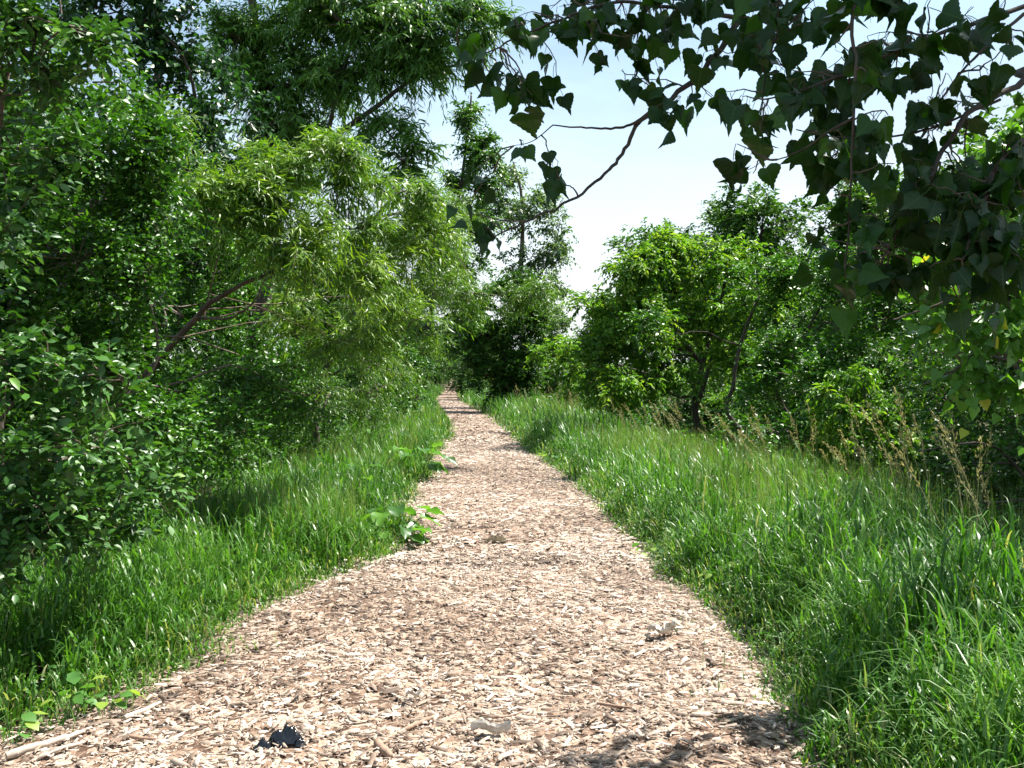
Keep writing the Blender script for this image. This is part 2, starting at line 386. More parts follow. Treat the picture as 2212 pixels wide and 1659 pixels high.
# wood chips
def chip_tpl(seed):
    r = np.random.default_rng(seed)
    w = 0.5; L = 0.5
    a, b, c = r.uniform(0.25, 1, 3)
    bot = np.array([[-w * a, -L, 0], [w * b, -L * .9, 0], [w, L * .8 * c, 0], [-w * .6, L, 0]])
    top = bot * [0.8, 0.93, 1] + [0, 0, 1]; top[:, 2] *= r.uniform(0.5, 1, 4)
    V = np.vstack([bot, top])
    Q = np.array([[4, 5, 6, 7], [0, 1, 5, 4], [1, 2, 6, 5], [2, 3, 7, 6], [3, 0, 4, 7]])
    return V, np.zeros((0, 3), int), Q
CH = [chip_tpl(k) for k in range(6)]
def chip_field(n, y0, y1, med, spread=0.45, power=1.0, lift=0.02, edge_spill=0.14):
    u = rng.random(n)
    y = y0 + (y1 - y0) * u ** power
    l, r = path_l(y) - edge_spill, path_r(y) + edge_spill
    x = l + (r - l) * rng.random(n)
    ln = np.minimum(med * np.exp(rng.normal(0, spread, n)), 0.15)
    wd = ln * rng.uniform(0.10, 0.36, n); wd = np.minimum(wd, 0.028)
    th = wd * rng.uniform(0.2, 0.55, n)
    az = rng.random(n) * 2 * PI
    tilt = rng.normal(0, 0.11, n)
    d = np.stack([np.cos(az), np.sin(az), tilt], -1)
    up = np.stack([rng.normal(0, 0.25, n), rng.normal(0, 0.25, n), np.ones(n)], -1)
    z = path_z(x, y) + rng.random(n) * lift
    v = np.clip(rng.beta(2.4, 1.5, n) - 0.45 * (hashnoise(x, y, 1.1, 8) > 0.62) * rng.random(n) + (hashnoise(x, y, 3.1, 12) - 0.5) * 0.25, 0, 1)
    return np.stack([x, y, z], -1), frames(d, up), np.stack([wd, ln, th], -1), v
gch = Geo()
for (n, y0, y1, med, sp, pw, lf) in [(42000, 3.6, 8.5, 0.025, 0.55, 1.15, 0.022)]:
    pos, R, sz, v = chip_field(n, y0, y1, med, sp, pw, lf)
    k = rng.integers(0, 6, n)
    for q in range(6):
        s_ = k == q
        scatter(gch, CH[q], pos[s_], R[s_], sz[s_], v[s_])
CLO = (np.array([[-.5, -.5, 0], [.5, -.4, 0], [.4, .5, .3], [-.5, .5, 0.], [0, -.45, 1], [.0, .45, 1.]]), np.zeros((0, 3), int), np.array([[0, 4, 5, 3], [4, 1, 2, 5]]))
pos, R, sz, v = chip_field(28000, 8.0, 22, 0.038, 0.45, 1.3, 0.03)
scatter(gch, CLO, pos, R, sz, v)
pos, R, sz, v = chip_field(9000, 22, 60, 0.07, 0.3, 1.5, 0.02)
scatter(gch, (np.array([[-.5, -.5, 0], [.5, -.4, 0], [.4, .5, .3], [-.5, .5, 0.]]), np.zeros((0, 3), int), np.array([[0, 1, 2, 3]])), pos, R, sz * [1.6, 1, 1], v)
link('wood_chips', gch.mesh('wood_chips', M['chip']), path, kind='stuff')
# the largest 300 chips, one by one
chip_me = []
for q in range(6):
    for vv in (0.25, 0.5, 0.7, 0.95):
        g = Geo(); g.add(CH[q][0], None, CH[q][2], vv); chip_me.append(g.mesh('wood_chip', M['chip']))
pos, R, sz, v = chip_field(292, 4.0, 7.6, 0.062, 0.35, 1.3, 0.02, -0.05)
for i in range(len(pos)):
    o = link('wood_chip', random.choice(chip_me), path)
    m3 = Matrix(R[i].tolist()).to_4x4()
    o.matrix_basis = Matrix.Translation(Vector(pos[i]) + Vector((0, 0, 0.018))) @ m3 @ Matrix.Diagonal((max(sz[i][0], 0.012), sz[i][1], max(sz[i][2], 0.006), 1))

# ------------------------------------------------------------------ leaf shapes (length 1 along +Y, face up +Z)
def T_(V, T=(), Q=()): return np.array(V, float), np.array(T, int).reshape(-1, 3), np.array(Q, int).reshape(-1, 4)
def rhomb(w, fold=0.12, bend=0.12):
    return T_([[0, 0, 0], [-w / 2, .45, fold], [0, 1, -bend], [w / 2, .45, fold]], [[0, 2, 1], [0, 3, 2]])
def ellip(w, fold=0.08, bend=0.12):
    return T_([[0, 0, 0], [-w * .42, .28, fold], [-w * .48, .62, fold - bend * .3], [w * .42, .28, fold], [w * .48, .62, fold - bend * .3],
               [0, .3, .02], [0, .65, -bend * .3], [0, 1, -bend]],
              [[0, 5, 1], [0, 3, 5], [6, 7, 2], [6, 4, 7]], [[5, 6, 2, 1], [5, 3, 4, 6]])
def strap(w, bend=0.3):
    return T_([[0, 0, 0], [-w / 2, .3, .01], [w / 2, .3, .01], [-w * .42, .68, -bend * .35], [w * .42, .68, -bend * .35], [0, 1, -bend]],
              [[0, 2, 1], [3, 4, 5]], [[1, 2, 4, 3]])
def heart(teeth=9, curl=0.10, seed=0, petiole=0.55):
    """deltoid cottonwood blade with a toothed margin, blade length 1, petiole behind the base"""
    r = np.random.default_rng(seed)
    half = [(0.0, 0.0), (0.17, -0.05), (0.36, -0.01), (0.49, 0.10), (0.51, 0.22), (0.44, 0.36), (0.33, 0.50), (0.21, 0.63), (0.10, 0.76), (0.035, 0.90)]
    hp = []
    for k in range(len(half) - 1):
        a, b = np.array(half[k]), np.array(half[k + 1])
        hp.append(a)
        mid = (a + b) / 2
        nrm_ = np.array([b[1] - a[1], -(b[0] - a[0])]); nrm_ /= np.linalg.norm(nrm_) + 1e-9
        if k >= 1: hp.append(mid + nrm_ * 0.030)
    hp.append(np.array(half[-1]))
    Rp = np.array(hp); n = len(Rp)
    f1, f2 = r.uniform(0.05, 0.6), r.uniform(-0.1, 0.45)
    w1 = r.uniform(0.04, 0.12); ph = r.uniform(0, 6)
    def z(x, y): return abs(x) * (f1 if x > 0 else f2) + curl * r.uniform(.9, 1.1) * -(y ** 2) + w1 * math.sin(9 * y + ph) * abs(x) * 2
    V = []; 
    mids = [0.03, 0.3, 0.62, 1.06]
    for m_ in mids: V.append([0, m_, z(0, m_)])
    iR = len(V)
    for p in Rp[1:]: V.append([p[0], p[1], z(p[0], p[1])])
    iL = len(V)
    for p in Rp[1:]: V.append([-p[0], p[1], z(-p[0], p[1])])
    Tn = []
    def midof(y): return 0 if y < 0.16 else (1 if y < 0.47 else (2 if y < 0.80 else 3))
    for s_, base in ((1, iR), (-1, iL)):
        pm = 0
        for k in range(n - 2):
            a, b = base + k, base + k + 1
            m2 = midof(Rp[k + 2][1])
            if m2 != pm:
                t = [pm, a, m2]; Tn.append(t if s_ > 0 else t[::-1]); pm = m2
            t = [pm, a, b]; Tn.append(t if s_ > 0 else t[::-1])
    # petiole: thin flat-sided stalk
    w = 0.014; k0 = len(V)
    for q in range(4):
        t = q / 3; yy_ = -petiole * t; zz_ = 0.10 * math.sin(t * 2.2)
        V += [[-w, yy_, zz_], [w, yy_, zz_], [0, yy_, zz_ + w * 1.4]]
    Qn = []
    for q in range(3):
        a = k0 + q * 3
        for (u, v_) in ((0, 1), (1, 2), (2, 0)): Qn.append([a + u, a + v_, a + 3 + v_, a + 3 + u])
    return T_(V, Tn, Qn)
def heart_lo(seed=0):
    return T_([[0, 0, 0], [-.40, -.02, .1], [-.52, .22, .12], [-.28, .62, .03], [0, 1.03, -.1], [.28, .62, .03], [.52, .22, .12], [.40, -.02, .1]],
              [[0, 2, 1], [0, 3, 2], [0, 4, 3], [0, 5, 4], [0, 6, 5], [0, 7, 6]])

# ------------------------------------------------------------------ crowns
def crown_leaves(lobes, n_tw=9, tw_len=0.25, k_leaf=8, leaf=0.05, leaf_sd=0.22, spread=0.9, droop=0.25, hang=0.0, upn=0.55,
                 tip_v=0.0, rise=0.15, bough_sag=0.12, shell=0.15, bias=(0, 0, 0.15), vmean=0.5, leafang=0.9, tw_up=0.1):
    """lobes: (centre, radii, number of boughs). Returns leaf pos, R, size, v and the bough polylines"""
    C, Rr = [], []
    for c, r, n in lobes:
        C += [c] * n; Rr += [r] * n
    C = np.array(C, float); Rr = np.array(Rr, float); nb = len(C)
    u = nrm(rng.normal(0, 1, (nb, 3)) + np.array(bias) * 1.6)
    u[:, 2] += rise * rng.random(nb); u = nrm(u)
    B0 = C + Rr * u * shell
    B2 = C + Rr * u * (0.5 + 0.75 * rng.random((nb, 1)) ** 1.4)
    LB = np.linalg.norm(B2 - B0, axis=1)
    B1 = (B0 + B2) / 2 + rng.normal(0, 1, (nb, 3)) * LB[:, None] * 0.12; B1[:, 2] += LB * bough_sag
    t = 0.22 + 0.80 * rng.random((nb, n_tw)) ** 0.8
    t_ = t[..., None]
    pos = (1 - t_) ** 2 * B0[:, None] + 2 * t_ * (1 - t_) * B1[:, None] + t_ ** 2 * B2[:, None]
    tan = nrm(2 * (1 - t_) * (B1 - B0)[:, None] + 2 * t_ * (B2 - B1)[:, None])
    rnd = nrm(rng.normal(0, 1, pos.shape))
    d = nrm(tan * 0.75 + rnd * spread + np.array([0, 0, tw_up]))
    L = tw_len * (0.6 + 0.8 * rng.random((nb, n_tw)))
    bv = np.repeat(rng.normal(0, 0.13, (nb, 1)), n_tw, 1) + tip_v * (t - 0.5)
    pos = pos.reshape(-1, 3); d = d.reshape(-1, 3); L = L.reshape(-1); bv = bv.reshape(-1); nt = len(pos)
    s = (np.arange(k_leaf) + 0.6) / k_leaf
    sj = s[None] + rng.normal(0, 0.03, (nt, k_leaf))
    side = nrm(np.cross(d, np.array([0, 0, 1.0]) + rng.normal(0, .2, d.shape)))
    lp = pos[:, None] + d[:, None] * (L[:, None] * sj)[..., None]
    lp[..., 2] -= droop * L[:, None] * sj ** 2
    sg = np.where(np.arange(k_leaf) % 2 == 0, 1.0, -1.0)[None, :, None]
    ld = d[:, None] * 0.7 + side[:, None] * sg * leafang + rng.normal(0, 0.28, lp.shape)
    ld[..., 2] -= hang + droop * 0.5
    ld = nrm(ld)
    up = np.array([0.12, -0.05, 1.0]) + rng.normal(0, upn, lp.shape)
    sz = leaf * (1 + rng.normal(0, leaf_sd, (nt, k_leaf))) * (1.05 - 0.35 * sj)
    v = np.clip(vmean + bv[:, None] + rng.normal(0, 0.16, (nt, k_leaf)) + 0.12 * (sj - 0.5), 0, 1)
    tw = (pos, d, L)
    return lp.reshape(-1, 3), frames(ld.reshape(-1, 3), up.reshape(-1, 3)), np.clip(sz.reshape(-1), leaf * .3, leaf * 2), v.reshape(-1), (B0, B1, B2), tw

def branch_geo(g, bs, r0=0.012, sides=3, nseg=4):
    B0, B1, B2 = bs
    t = np.linspace(0, 1, nseg)[:, None]
    for a, b, c in zip(B0, B1, B2):
        pts = (1 - t) ** 2 * a + 2 * t * (1 - t) * b + t * t * c
        tube(g, pts, r0 * (1 - 0.8 * t[:, 0]), sides)

def twig_geo(g, tw, droop, r=0.0016, frac=1.0):
    pos, d, L = tw
    m = rng.random(len(pos)) < frac
    pos, d, L = pos[m], d[m], L[m]
    n = len(pos)
    if not n: return
    side = nrm(np.cross(d, [0.1, 0.2, 1.0])) * r
    mid = pos + d * (L * .5)[:, None]; mid[:, 2] -= droop * L * .25
    end = pos + d * L[:, None]; end[:, 2] -= droop * L
    upv = np.cross(side, d)
    V = np.stack([pos - side, pos + side, mid - side * .7 + upv * .7, mid + side * .7 + upv * .7, end], 1)
    i = (np.arange(n) * 5)[:, None]
    g.add(V.reshape(-1, 3), np.array([[2, 3, 4]]) + i, np.array([[0, 1, 3, 2]]) + i)

def tree(name, label, cat, base, trunks, lobes, tpl, mat, barkm='bark', leaf_tpl_hi=None, n_parts=0, group=None, bough_r=0.012, twigs=0.0, limb_r=None,
         part_name='leaf', join=True, dens=1.0, frag=3, **kw):
    """a tree or shrub: an Empty at its foot > trunk, crown (and the largest leaves one by one)"""
    base = np.array(base, float)
    big = lobes
    lobes = []
    for c_, r_, n_ in big:          # break every lobe into smaller uneven clumps
        c_, r_ = np.array(c_, float), np.array(r_, float); n_ = n_ * dens
        m_ = frag if n_ >= 8 else 1
        if m_ == 1: lobes.append((tuple(c_), tuple(r_), max(2, int(n_)))); continue
        wts = rng.dirichlet(np.ones(m_) * 3)
        for q in range(m_):
            o_ = nrm(rng.normal(0, 1, 3)) * r_ * rng.uniform(.3, .75)
            f_ = .45 + .35 * (wts[q] * m_) ** .5
            lobes.append((tuple(c_ + o_), tuple(r_ * f_ * rng.uniform(.8, 1.2, 3)), max(2, int(n_ * wts[q]))))
    root = thing(name, label, cat, base, group=group)
    pos, R, sz, v, bs, tw = crown_leaves(lobes, **kw)
    keep = np.ones(len(pos), bool)
    if n_parts:
        px = CX + F * pos[:, 0] / np.maximum(pos[:, 1], .1); py = HOR - F * (pos[:, 2] - H_EYE) / np.maximum(pos[:, 1], .1)
        inside = (px > 0) & (px < 2212) & (py > 0) & (py < 1659) & (pos[:, 1] > 0.5)
        score = np.where(inside, sz / np.maximum(pos[:, 1], .1), 0)
        idx = np.argsort(-score)[:n_parts]; idx = idx[score[idx] > 0]
        keep[idx] = False
        his = leaf_tpl_hi or (tpl if isinstance(tpl, list) else [tpl])
        mes = {}
        for q, h in enumerate(his):
            for b_ in range(5):
                gg = Geo(); gg.add(h[0], h[1], h[2], (b_ + .5) / 5); mes[(q, b_)] = gg.mesh('leaf', M[mat], True)
        for i_ in idx:
            o = link(part_name, mes[(random.randrange(len(his)), min(int(v[i_] * 5), 4))], root)
            o.matrix_basis = Matrix.Translation(Vector(pos[i_] - base)) @ Matrix(R[i_].tolist()).to_4x4() @ Matrix.Scale(float(sz[i_]), 4)
    gl = Geo()
    tps = tpl if isinstance(tpl, list) else [tpl]
    kk = rng.integers(0, len(tps), len(pos))
    for q, t_ in enumerate(tps):
        m_ = keep & (kk == q)
        scatter(gl, t_, pos[m_], R[m_], sz[m_], v[m_])
    gt = Geo()
    for pts, r0, r1 in trunks:
        pts = bez(pts, max(10, 4 * len(pts)))
        pts = pts + rng.normal(0, 1, pts.shape) * (r0 * 0.12)
        t = np.linspace(0, 1, len(pts))
        tube(gt, pts, r0 + (r1 - r0) * t ** 0.8, 9 if r0 > 0.04 else 5)
    allp = np.vstack([bez(p, 20) for p, _, _ in trunks])
    for c, r, n in big:
        if not join: continue
        c = np.array(c, float)
        dd = np.linalg.norm(allp - c + np.array([0, 0, 0.3]) * 0, axis=1) + np.maximum(allp[:, 2] - c[2], 0) * 1.5
        s_ = allp[np.argmin(dd)]
        L_ = np.linalg.norm(c - s_)
        if L_ < 0.15: continue
        lr = limb_r or max(0.012, min(0.05, 0.014 * L_))
        tube(gt, wander(s_, c, 7, 0.10, 0.05), np.linspace(lr, lr * 0.45, 7), 5)
    link('trunk', gt.mesh('trunk', M[barkm], True, base), root)
    gb = Geo(); branch_geo(gb, bs, bough_r)
    if twigs: twig_geo(gb, tw, kw.get('droop', 0.25), 0.0018 if bough_r < 0.02 else 0.004, twigs)
    link('branches', gb.mesh('branches', M['twig'], False, base), root, kind='stuff')
    link('crown', gl.mesh('crown', M[mat], False, base), root, kind='stuff')
    return root

def lob(x, y, Y, rx, ry, n, rd=None):
    c = P(x, y, Y); k = Y / F
    return (c, (rx * k, (rd if rd else (rx + ry) / 2 * k), ry * k), n)

def foot(x, Y):
    return np.array([x, Y, float(terrain(x, Y))])

def copy_tree(src, loc, rotz, scale, label, group, sz=1.0):
    r = src.copy(); COL.objects.link(r)
    r.location = loc; r.rotation_euler = (0, 0, rotz); r.scale = (scale, scale, scale * sz); r['label'] = label; r['group'] = group
    for ch in list(src.children):
        c = ch.copy(); COL.objects.link(c); c.parent = r
    return r

ELL = [ellip(.52), ellip(.46, .12, .2), ellip(.58, .02, .05)]
RH = [rhomb(.55), rhomb(.48, .2, .2), rhomb(.62, .05, .05)]
WIL = [strap(.13, .28), strap(.11, .5), strap(.15, .12)]
LEAFLET = [rhomb(.42, .06, .25), rhomb(.36, .12, .4)]
HLO = [heart_lo()]

# ---- left bank ------------------------------------------------------------
# 1 broad-leaved shrub at the very left edge, nearest
b = foot(-2.95, 4.6)
tree('dogwood_shrub', 'large leafy shrub leaning in at the left edge, broad glossy leaves over dark shade', 'shrub', b,
     [([b, b + [.1, .1, 1.0], P(-40, 500, 4.8), P(20, 150, 4.7)], .03, .01), ([b, b + [.2, 0, .8], P(60, 830, 4.9)], .02, .006), ([b, b + [.1, -.1, .5], P(40, 1000, 4.8)], .018, .006)],
     [lob(30, 60, 4.5, 190, 150, 22), lob(110, 190, 4.7, 130, 120, 16), lob(-150, 150, 4.4, 260, 260, 22), lob(20, 300, 4.8, 130, 120, 13),
      lob(200, 810, 4.9, 120, 60, 11), lob(60, 810, 4.8, 150, 80, 13), lob(70, 950, 4.7, 170, 90, 15), lob(90, 1070, 4.8, 140, 90, 11),
      lob(30, 1170, 4.7, 120, 60, 9), lob(-60, 1250, 4.5, 110, 60, 8), lob(150, 1120, 5.1, 90, 50, 6), lob(230, 1100, 5.2, 90, 60, 9), lob(320, 1060, 5.8, 80, 50, 7), lob(-130, 900, 4.7, 240, 260, 24), lob(-60, 1150, 4.7, 130, 120, 9), lob(-160, 550, 4.6, 200, 250, 20), lob(260, 960, 5.3, 110, 60, 8)],
     ELL, 'dog', n_tw=7, tw_len=.20, k_leaf=6, leaf=.066, droop=.3, hang=.15, upn=.7, n_parts=280, leaf_tpl_hi=ELL, bough_r=.006, twigs=.6, limb_r=.008)

# 2 small-leaved tree filling the left
b = foot(-3.7, 7.0)
tree('buckthorn_tree', 'bushy small-leaved tree filling the left side in front of the leaning willow', 'tree', b,
     [([b, b + [0, 0, 1.2], P(150, 600, 7.4), P(230, 420, 7.4)], .055, .02), ([b, b + [.3, .1, .9], P(330, 800, 7.6), P(310, 600, 7.6)], .03, .010)],
     [lob(60, 420, 6.6, 150, 110, 20), lob(200, 360, 6.8, 120, 90, 17), lob(320, 330, 7.0, 90, 80, 14), lob(300, 450, 7.0, 120, 90, 18),
      lob(120, 540, 6.6, 150, 110, 20), lob(420, 560, 9.9, 90, 80, 16), lob(250, 590, 7.2, 110, 90, 16), lob(60, 680, 6.6, 150, 100, 20),
      lob(170, 720, 7.0, 120, 90, 17), lob(400, 720, 10.0, 120, 90, 18), lob(560, 760, 9.8, 120, 90, 18), lob(400, 880, 9.9, 110, 80, 14), lob(480, 650, 10.2, 110, 90, 14),
      lob(520, 870, 8.4, 120, 80, 16), lob(640, 850, 9.0, 100, 90, 14), lob(300, 960, 6.9, 110, 80, 13), lob(440, 960, 7.8, 100, 60, 11),
      lob(180, 1040, 6.4, 110, 80, 10), lob(250, 230, 7.2, 80, 60, 7), lob(-100, 500, 6.6, 160, 250, 20), lob(-120, 850, 6.4, 160, 250, 18)],
     RH, 'buck', dens=1.9, n_tw=9, tw_len=.26, k_leaf=9, leaf=.054, droop=.25, upn=.95, vmean=.55, bough_r=.006, twigs=.35, limb_r=.010, n_parts=250, leaf_tpl_hi=[ellip(.55, .1, .1), ellip(.5, .15, .25), ellip(.62, .04, .05)])

# 3 leaning willow with long pale leaves
b = foot(-4.35, 9.2)
tree('willow_tree', 'leaning willow with long narrow pale green leaves reaching over the left bank', 'tree', b,
     [([b, P(160, 960, 9.0), P(255, 868, 8.8), P(345, 775, 8.6), P(425, 685, 8.5), P(495, 628, 8.4), P(590, 590, 8.4)], .055, .014),
      ([P(425, 685, 8.5), P(490, 688, 8.2), P(545, 655, 8.0), P(575, 598, 8.0)], .014, .005),
      ([P(440, 690, 8.5), P(450, 640, 8.6), P(480, 520, 8.6)], .011, .005),
      ([P(590, 590, 8.4), P(680, 510, 8.6), P(780, 490, 9.0), P(860, 460, 9.4)], .014, .005),
      ([P(255, 868, 8.8), P(330, 850, 8.3), P(390, 845, 8.2)], .014, .005)],
     [lob(470, 400, 8.2, 100, 50, 13), lob(560, 370, 8.4, 100, 50, 14), lob(690, 330, 8.8, 95, 40, 12), lob(600, 450, 8.3, 110, 50, 14),
      lob(500, 480, 8.2, 80, 50, 9), lob(740, 400, 8.8, 80, 50, 10), lob(640, 560, 8.2, 110, 50, 14), lob(740, 500, 8.8, 90, 50, 11), lob(860, 430, 9.4, 80, 50, 11),
      lob(900, 500, 9.6, 60, 60, 9), lob(740, 620, 8.6, 90, 60, 11), lob(830, 560, 9.4, 80, 60, 10), lob(850, 660, 10.2, 80, 60, 10), lob(700, 720, 9.2, 100, 60, 10),
      lob(800, 750, 10.6, 80, 60, 10), lob(620, 680, 9.4, 60, 40, 6), lob(330, 270, 8.6, 60, 50, 5)],
     WIL, 'willow', 'bark_red', dens=1.35, n_tw=10, tw_len=.27, k_leaf=12, leaf=.10, droop=.38, hang=.3, upn=.8, spread=.85, leafang=.6, vmean=.62, bough_r=.006, twigs=.5, bough_sag=.2, bias=(.3, 0, .1), limb_r=.007, n_parts=250, leaf_tpl_hi=WIL)

# 4 dark aspen, upper left
b = foot(-5.4, 10.5)
tree('aspen_tree', 'dark bluish-leaved aspen in the upper left between shrub and tall willow', 'tree', b,
     [([b, b + [.1, 0, 2.5], P(330, 250, 10.6), P(300, -150, 10.8)], .09, .03), ([P(330, 420, 10.5), P(420, 250, 10.2), P(380, 100, 10.0), P(240, 20, 9.8)], .03, .01)],
     [lob(250, 60, 10, 130, 100, 17), lob(380, 40, 10.2, 80, 110, 13), lob(350, 170, 10.4, 120, 90, 15), lob(250, 260, 10.2, 90, 60, 8), lob(450, 270, 10.4, 80, 80, 11),
      lob(440, 160, 10.6, 50, 70, 6), lob(480, 370, 10.4, 90, 50, 8), lob(180, -120, 10, 260, 120, 20), lob(370, -120, 10, 90, 100, 10), lob(120, 180, 10, 90, 90, 6), lob(420, 420, 10, 120, 80, 12)],
     HLO, 'aspen', 'bark_dark', dens=1.5, n_tw=8, tw_len=.32, k_leaf=7, leaf=.062, droop=.3, hang=.45, upn=.8, vmean=.5, bough_r=.009, twigs=.4)

# 5 tall willow behind
b = foot(-4.1, 15.5)
tree('tall_willow_tree', 'tall willow with dark limbs and fine leaves standing against the sky, upper left', 'tree', b,
     [([b, b + [.1, 0, 2.2], P(590, 500, 15.6), P(580, 300, 15.6), P(565, 120, 15.6), P(520, -80, 15.6)], .15, .06),
      ([P(590, 420, 15.6), P(680, 330, 15.2), P(800, 240, 15.0), P(880, 180, 15.0), P(945, 150, 15.0), P(1000, 140, 15)], .06, .015),
      ([P(575, 200, 15.6), P(640, 100, 15.6), P(700, -60, 15.6)], .05, .02), ([P(700, 320, 15.2), P(740, 160, 15), P(800, -40, 15)], .04, .02),
      ([P(800, 240, 15.0), P(850, 300, 14.8), P(890, 350, 14.6)], .02, .007)],
     [lob(520, 60, 15.5, 70, 80, 15), lob(620, 40, 15.5, 110, 80, 20), lob(740, 50, 15.2, 110, 80, 20), lob(860, 60, 15, 100, 80, 18), lob(950, 90, 15, 80, 60, 13), lob(1000, 30, 15, 60, 50, 9),
      lob(560, 170, 15.8, 90, 70, 15), lob(660, 180, 15.4, 90, 70, 16), lob(770, 170, 15.2, 100, 60, 16), lob(870, 140, 15, 80, 50, 12), lob(640, 280, 15.4, 100, 60, 15),
      lob(850, 280, 14.8, 50, 35, 6), lob(890, 340, 14.6, 45, 40, 7), lob(560, 330, 15.8, 90, 60, 12), lob(700, -90, 15.4, 250, 90, 26), lob(930, -60, 15.2, 110, 80, 12),
      lob(660, 380, 15.6, 130, 60, 12), lob(1040, 60, 15, 40, 25, 4)],
     [strap(.2, .28), strap(.17, .45)], 'willow2', 'bark_dark', dens=1.75, n_tw=11, tw_len=.42, k_leaf=12, leaf=.14, droop=.45, hang=.35, upn=.75, spread=.7, leafang=.6, vmean=.78, bough_r=.014, twigs=.4, shell=.1)

# 6 left bank, further along the path
b = foot(-3.4, 17.5)
tree('willow_tree', 'mid-distance willow bush with hanging sprays above the left grass verge', 'tree', b,
     [([b, b + [0, 0, 1.5], P(800, 600, 17.5), P(880, 480, 17.5)], .09, .03), ([P(790, 640, 17.5), P(880, 625, 17.3), P(1000, 632, 17.0), P(1100, 640, 17)], .035, .008)],
     [lob(820, 560, 17, 80, 70, 14), lob(900, 440, 17.5, 60, 60, 10), lob(890, 560, 17, 70, 60, 12), lob(780, 700, 16.5, 90, 70, 14), lob(860, 700, 17, 60, 60, 9), lob(790, 820, 16, 80, 60, 12),
      lob(700, 880, 15, 80, 50, 11), lob(860, 830, 17.5, 45, 45, 8), lob(950, 500, 17.5, 50, 45, 9), lob(960, 430, 17.6, 40, 35, 6), lob(930, 560, 17.3, 50, 45, 9), lob(960, 615, 17, 60, 28, 8), lob(1030, 640, 17, 55, 24, 11), lob(1105, 640, 17, 50, 28, 12), lob(1165, 640, 16.8, 35, 30, 9), lob(780, 900, 16, 60, 30, 7)],
     WIL[:2], 'willow', 'bark_dark', dens=1.7, n_tw=9, tw_len=.36, k_leaf=10, leaf=.105, droop=.5, hang=.4, upn=.6, spread=.7, vmean=.45, bough_r=.012, twigs=.3)

b = foot(-3.9, 24)
tree('broadleaf_shrub', 'dark rounded shrub where the left verge narrows, beside the path bend', 'shrub', b,
     [([b, b + [.1, 0, 1.0], b + [.4, 0, 2.2]], .05, .02)],
     [lob(880, 850, 24, 55, 45, 14), lob(850, 780, 24.5, 60, 50, 14), lob(900, 800, 25, 40, 40, 8), lob(830, 870, 23, 50, 35, 8)],
     RH, 'buck', 'bark_dark', n_tw=9, tw_len=.36, k_leaf=8, leaf=.09, vmean=.4, bough_r=.012)

b = foot(-6.5, 30)
tree('willow_tree', 'distant willow reaching a long bough across above the path', 'tree', b,
     [([b, b + [.2, 0, 3], P(780, 520, 29), P(850, 420, 29)], .16, .05), ([P(760, 600, 29), P(880, 626, 28), P(960, 640, 27.5)], .06, .02)],
     [lob(950, 560, 28, 70, 50, 13), lob(900, 470, 28, 60, 50, 12), lob(960, 450, 28.5, 40, 40, 8),
      lob(830, 520, 28, 70, 70, 12), lob(910, 690, 28, 55, 50, 11), lob(900, 770, 28, 55, 50, 11), lob(960, 520, 28, 50, 50, 10), lob(940, 650, 28.5, 50, 50, 9), lob(870, 640, 28, 60, 60, 10), lob(985, 580, 28.5, 40, 40, 8), lob(1000, 480, 29, 35, 40, 6)],
     WIL[:2], 'willow', 'bark_dark', dens=1.4, n_tw=10, tw_len=.55, k_leaf=10, leaf=.15, droop=.5, hang=.4, upn=.6, spread=.7, vmean=.5, bough_r=.016)

# ---- centre, far -----------------------------------------------------------
b = foot(-3.6, 36)
tree('slender_poplar_tree', 'slender open poplar rising above the far end of the left bank', 'tree', b,
     [([b, P(935, 650, 36), P(985, 450, 36), P(1010, 300, 36), P(1020, 200, 36)], .11, .03)],
     [lob(1015, 240, 36, 35, 45, 9), lob(1030, 320, 36, 45, 45, 12), lob(1005, 390, 36, 40, 40, 9), lob(1050, 400, 36, 30, 30, 6), lob(990, 480, 36, 50, 50, 9), lob(1040, 480, 36, 40, 45, 8), lob(1000, 570, 36, 50, 50, 12), lob(950, 560, 36, 50, 50, 12), lob(930, 640, 36, 50, 50, 12), lob(1000, 660, 36, 45, 45, 10), lob(935, 740, 36, 45, 45, 10), lob(1060, 330, 36, 25, 25, 4)],
     RH, 'willow2', 'bark_dark', dens=2.2, n_tw=9, tw_len=.5, k_leaf=9, leaf=.15, leaf_sd=.3, vmean=.5, bough_r=.015, droop=.4, hang=.3)
b = foot(.6, 46)
tree('poplar_tree', 'tall airy grey-green poplar with sky showing through, centre of the view', 'tree', b,
     [([b, P(1125, 600, 46), P(1130, 450, 46), P(1110, 350, 46)], .18, .04), ([P(1125, 640, 46), P(1190, 560, 46), P(1210, 480, 46)], .06, .02)],
     [lob(1100, 380, 46, 45, 45, 12), lob(1150, 430, 46, 50, 50, 13), lob(1200, 470, 46, 35, 50, 10), lob(1110, 480, 46, 55, 45, 13), lob(1180, 550, 46, 50, 50, 13), lob(1120, 570, 46, 55, 50, 13),
      lob(1200, 630, 46, 30, 50, 8), lob(1070, 450, 46, 35, 40, 8), lob(1190, 700, 46, 30, 30, 7)],
     RH, 'pale', 'bark', dens=1.7, n_tw=8, tw_len=.6, k_leaf=8, leaf=.17, leaf_sd=.3, vmean=.5, bough_r=.022, droop=.4, hang=.5, upn=.8)
b = foot(-.3, 40)
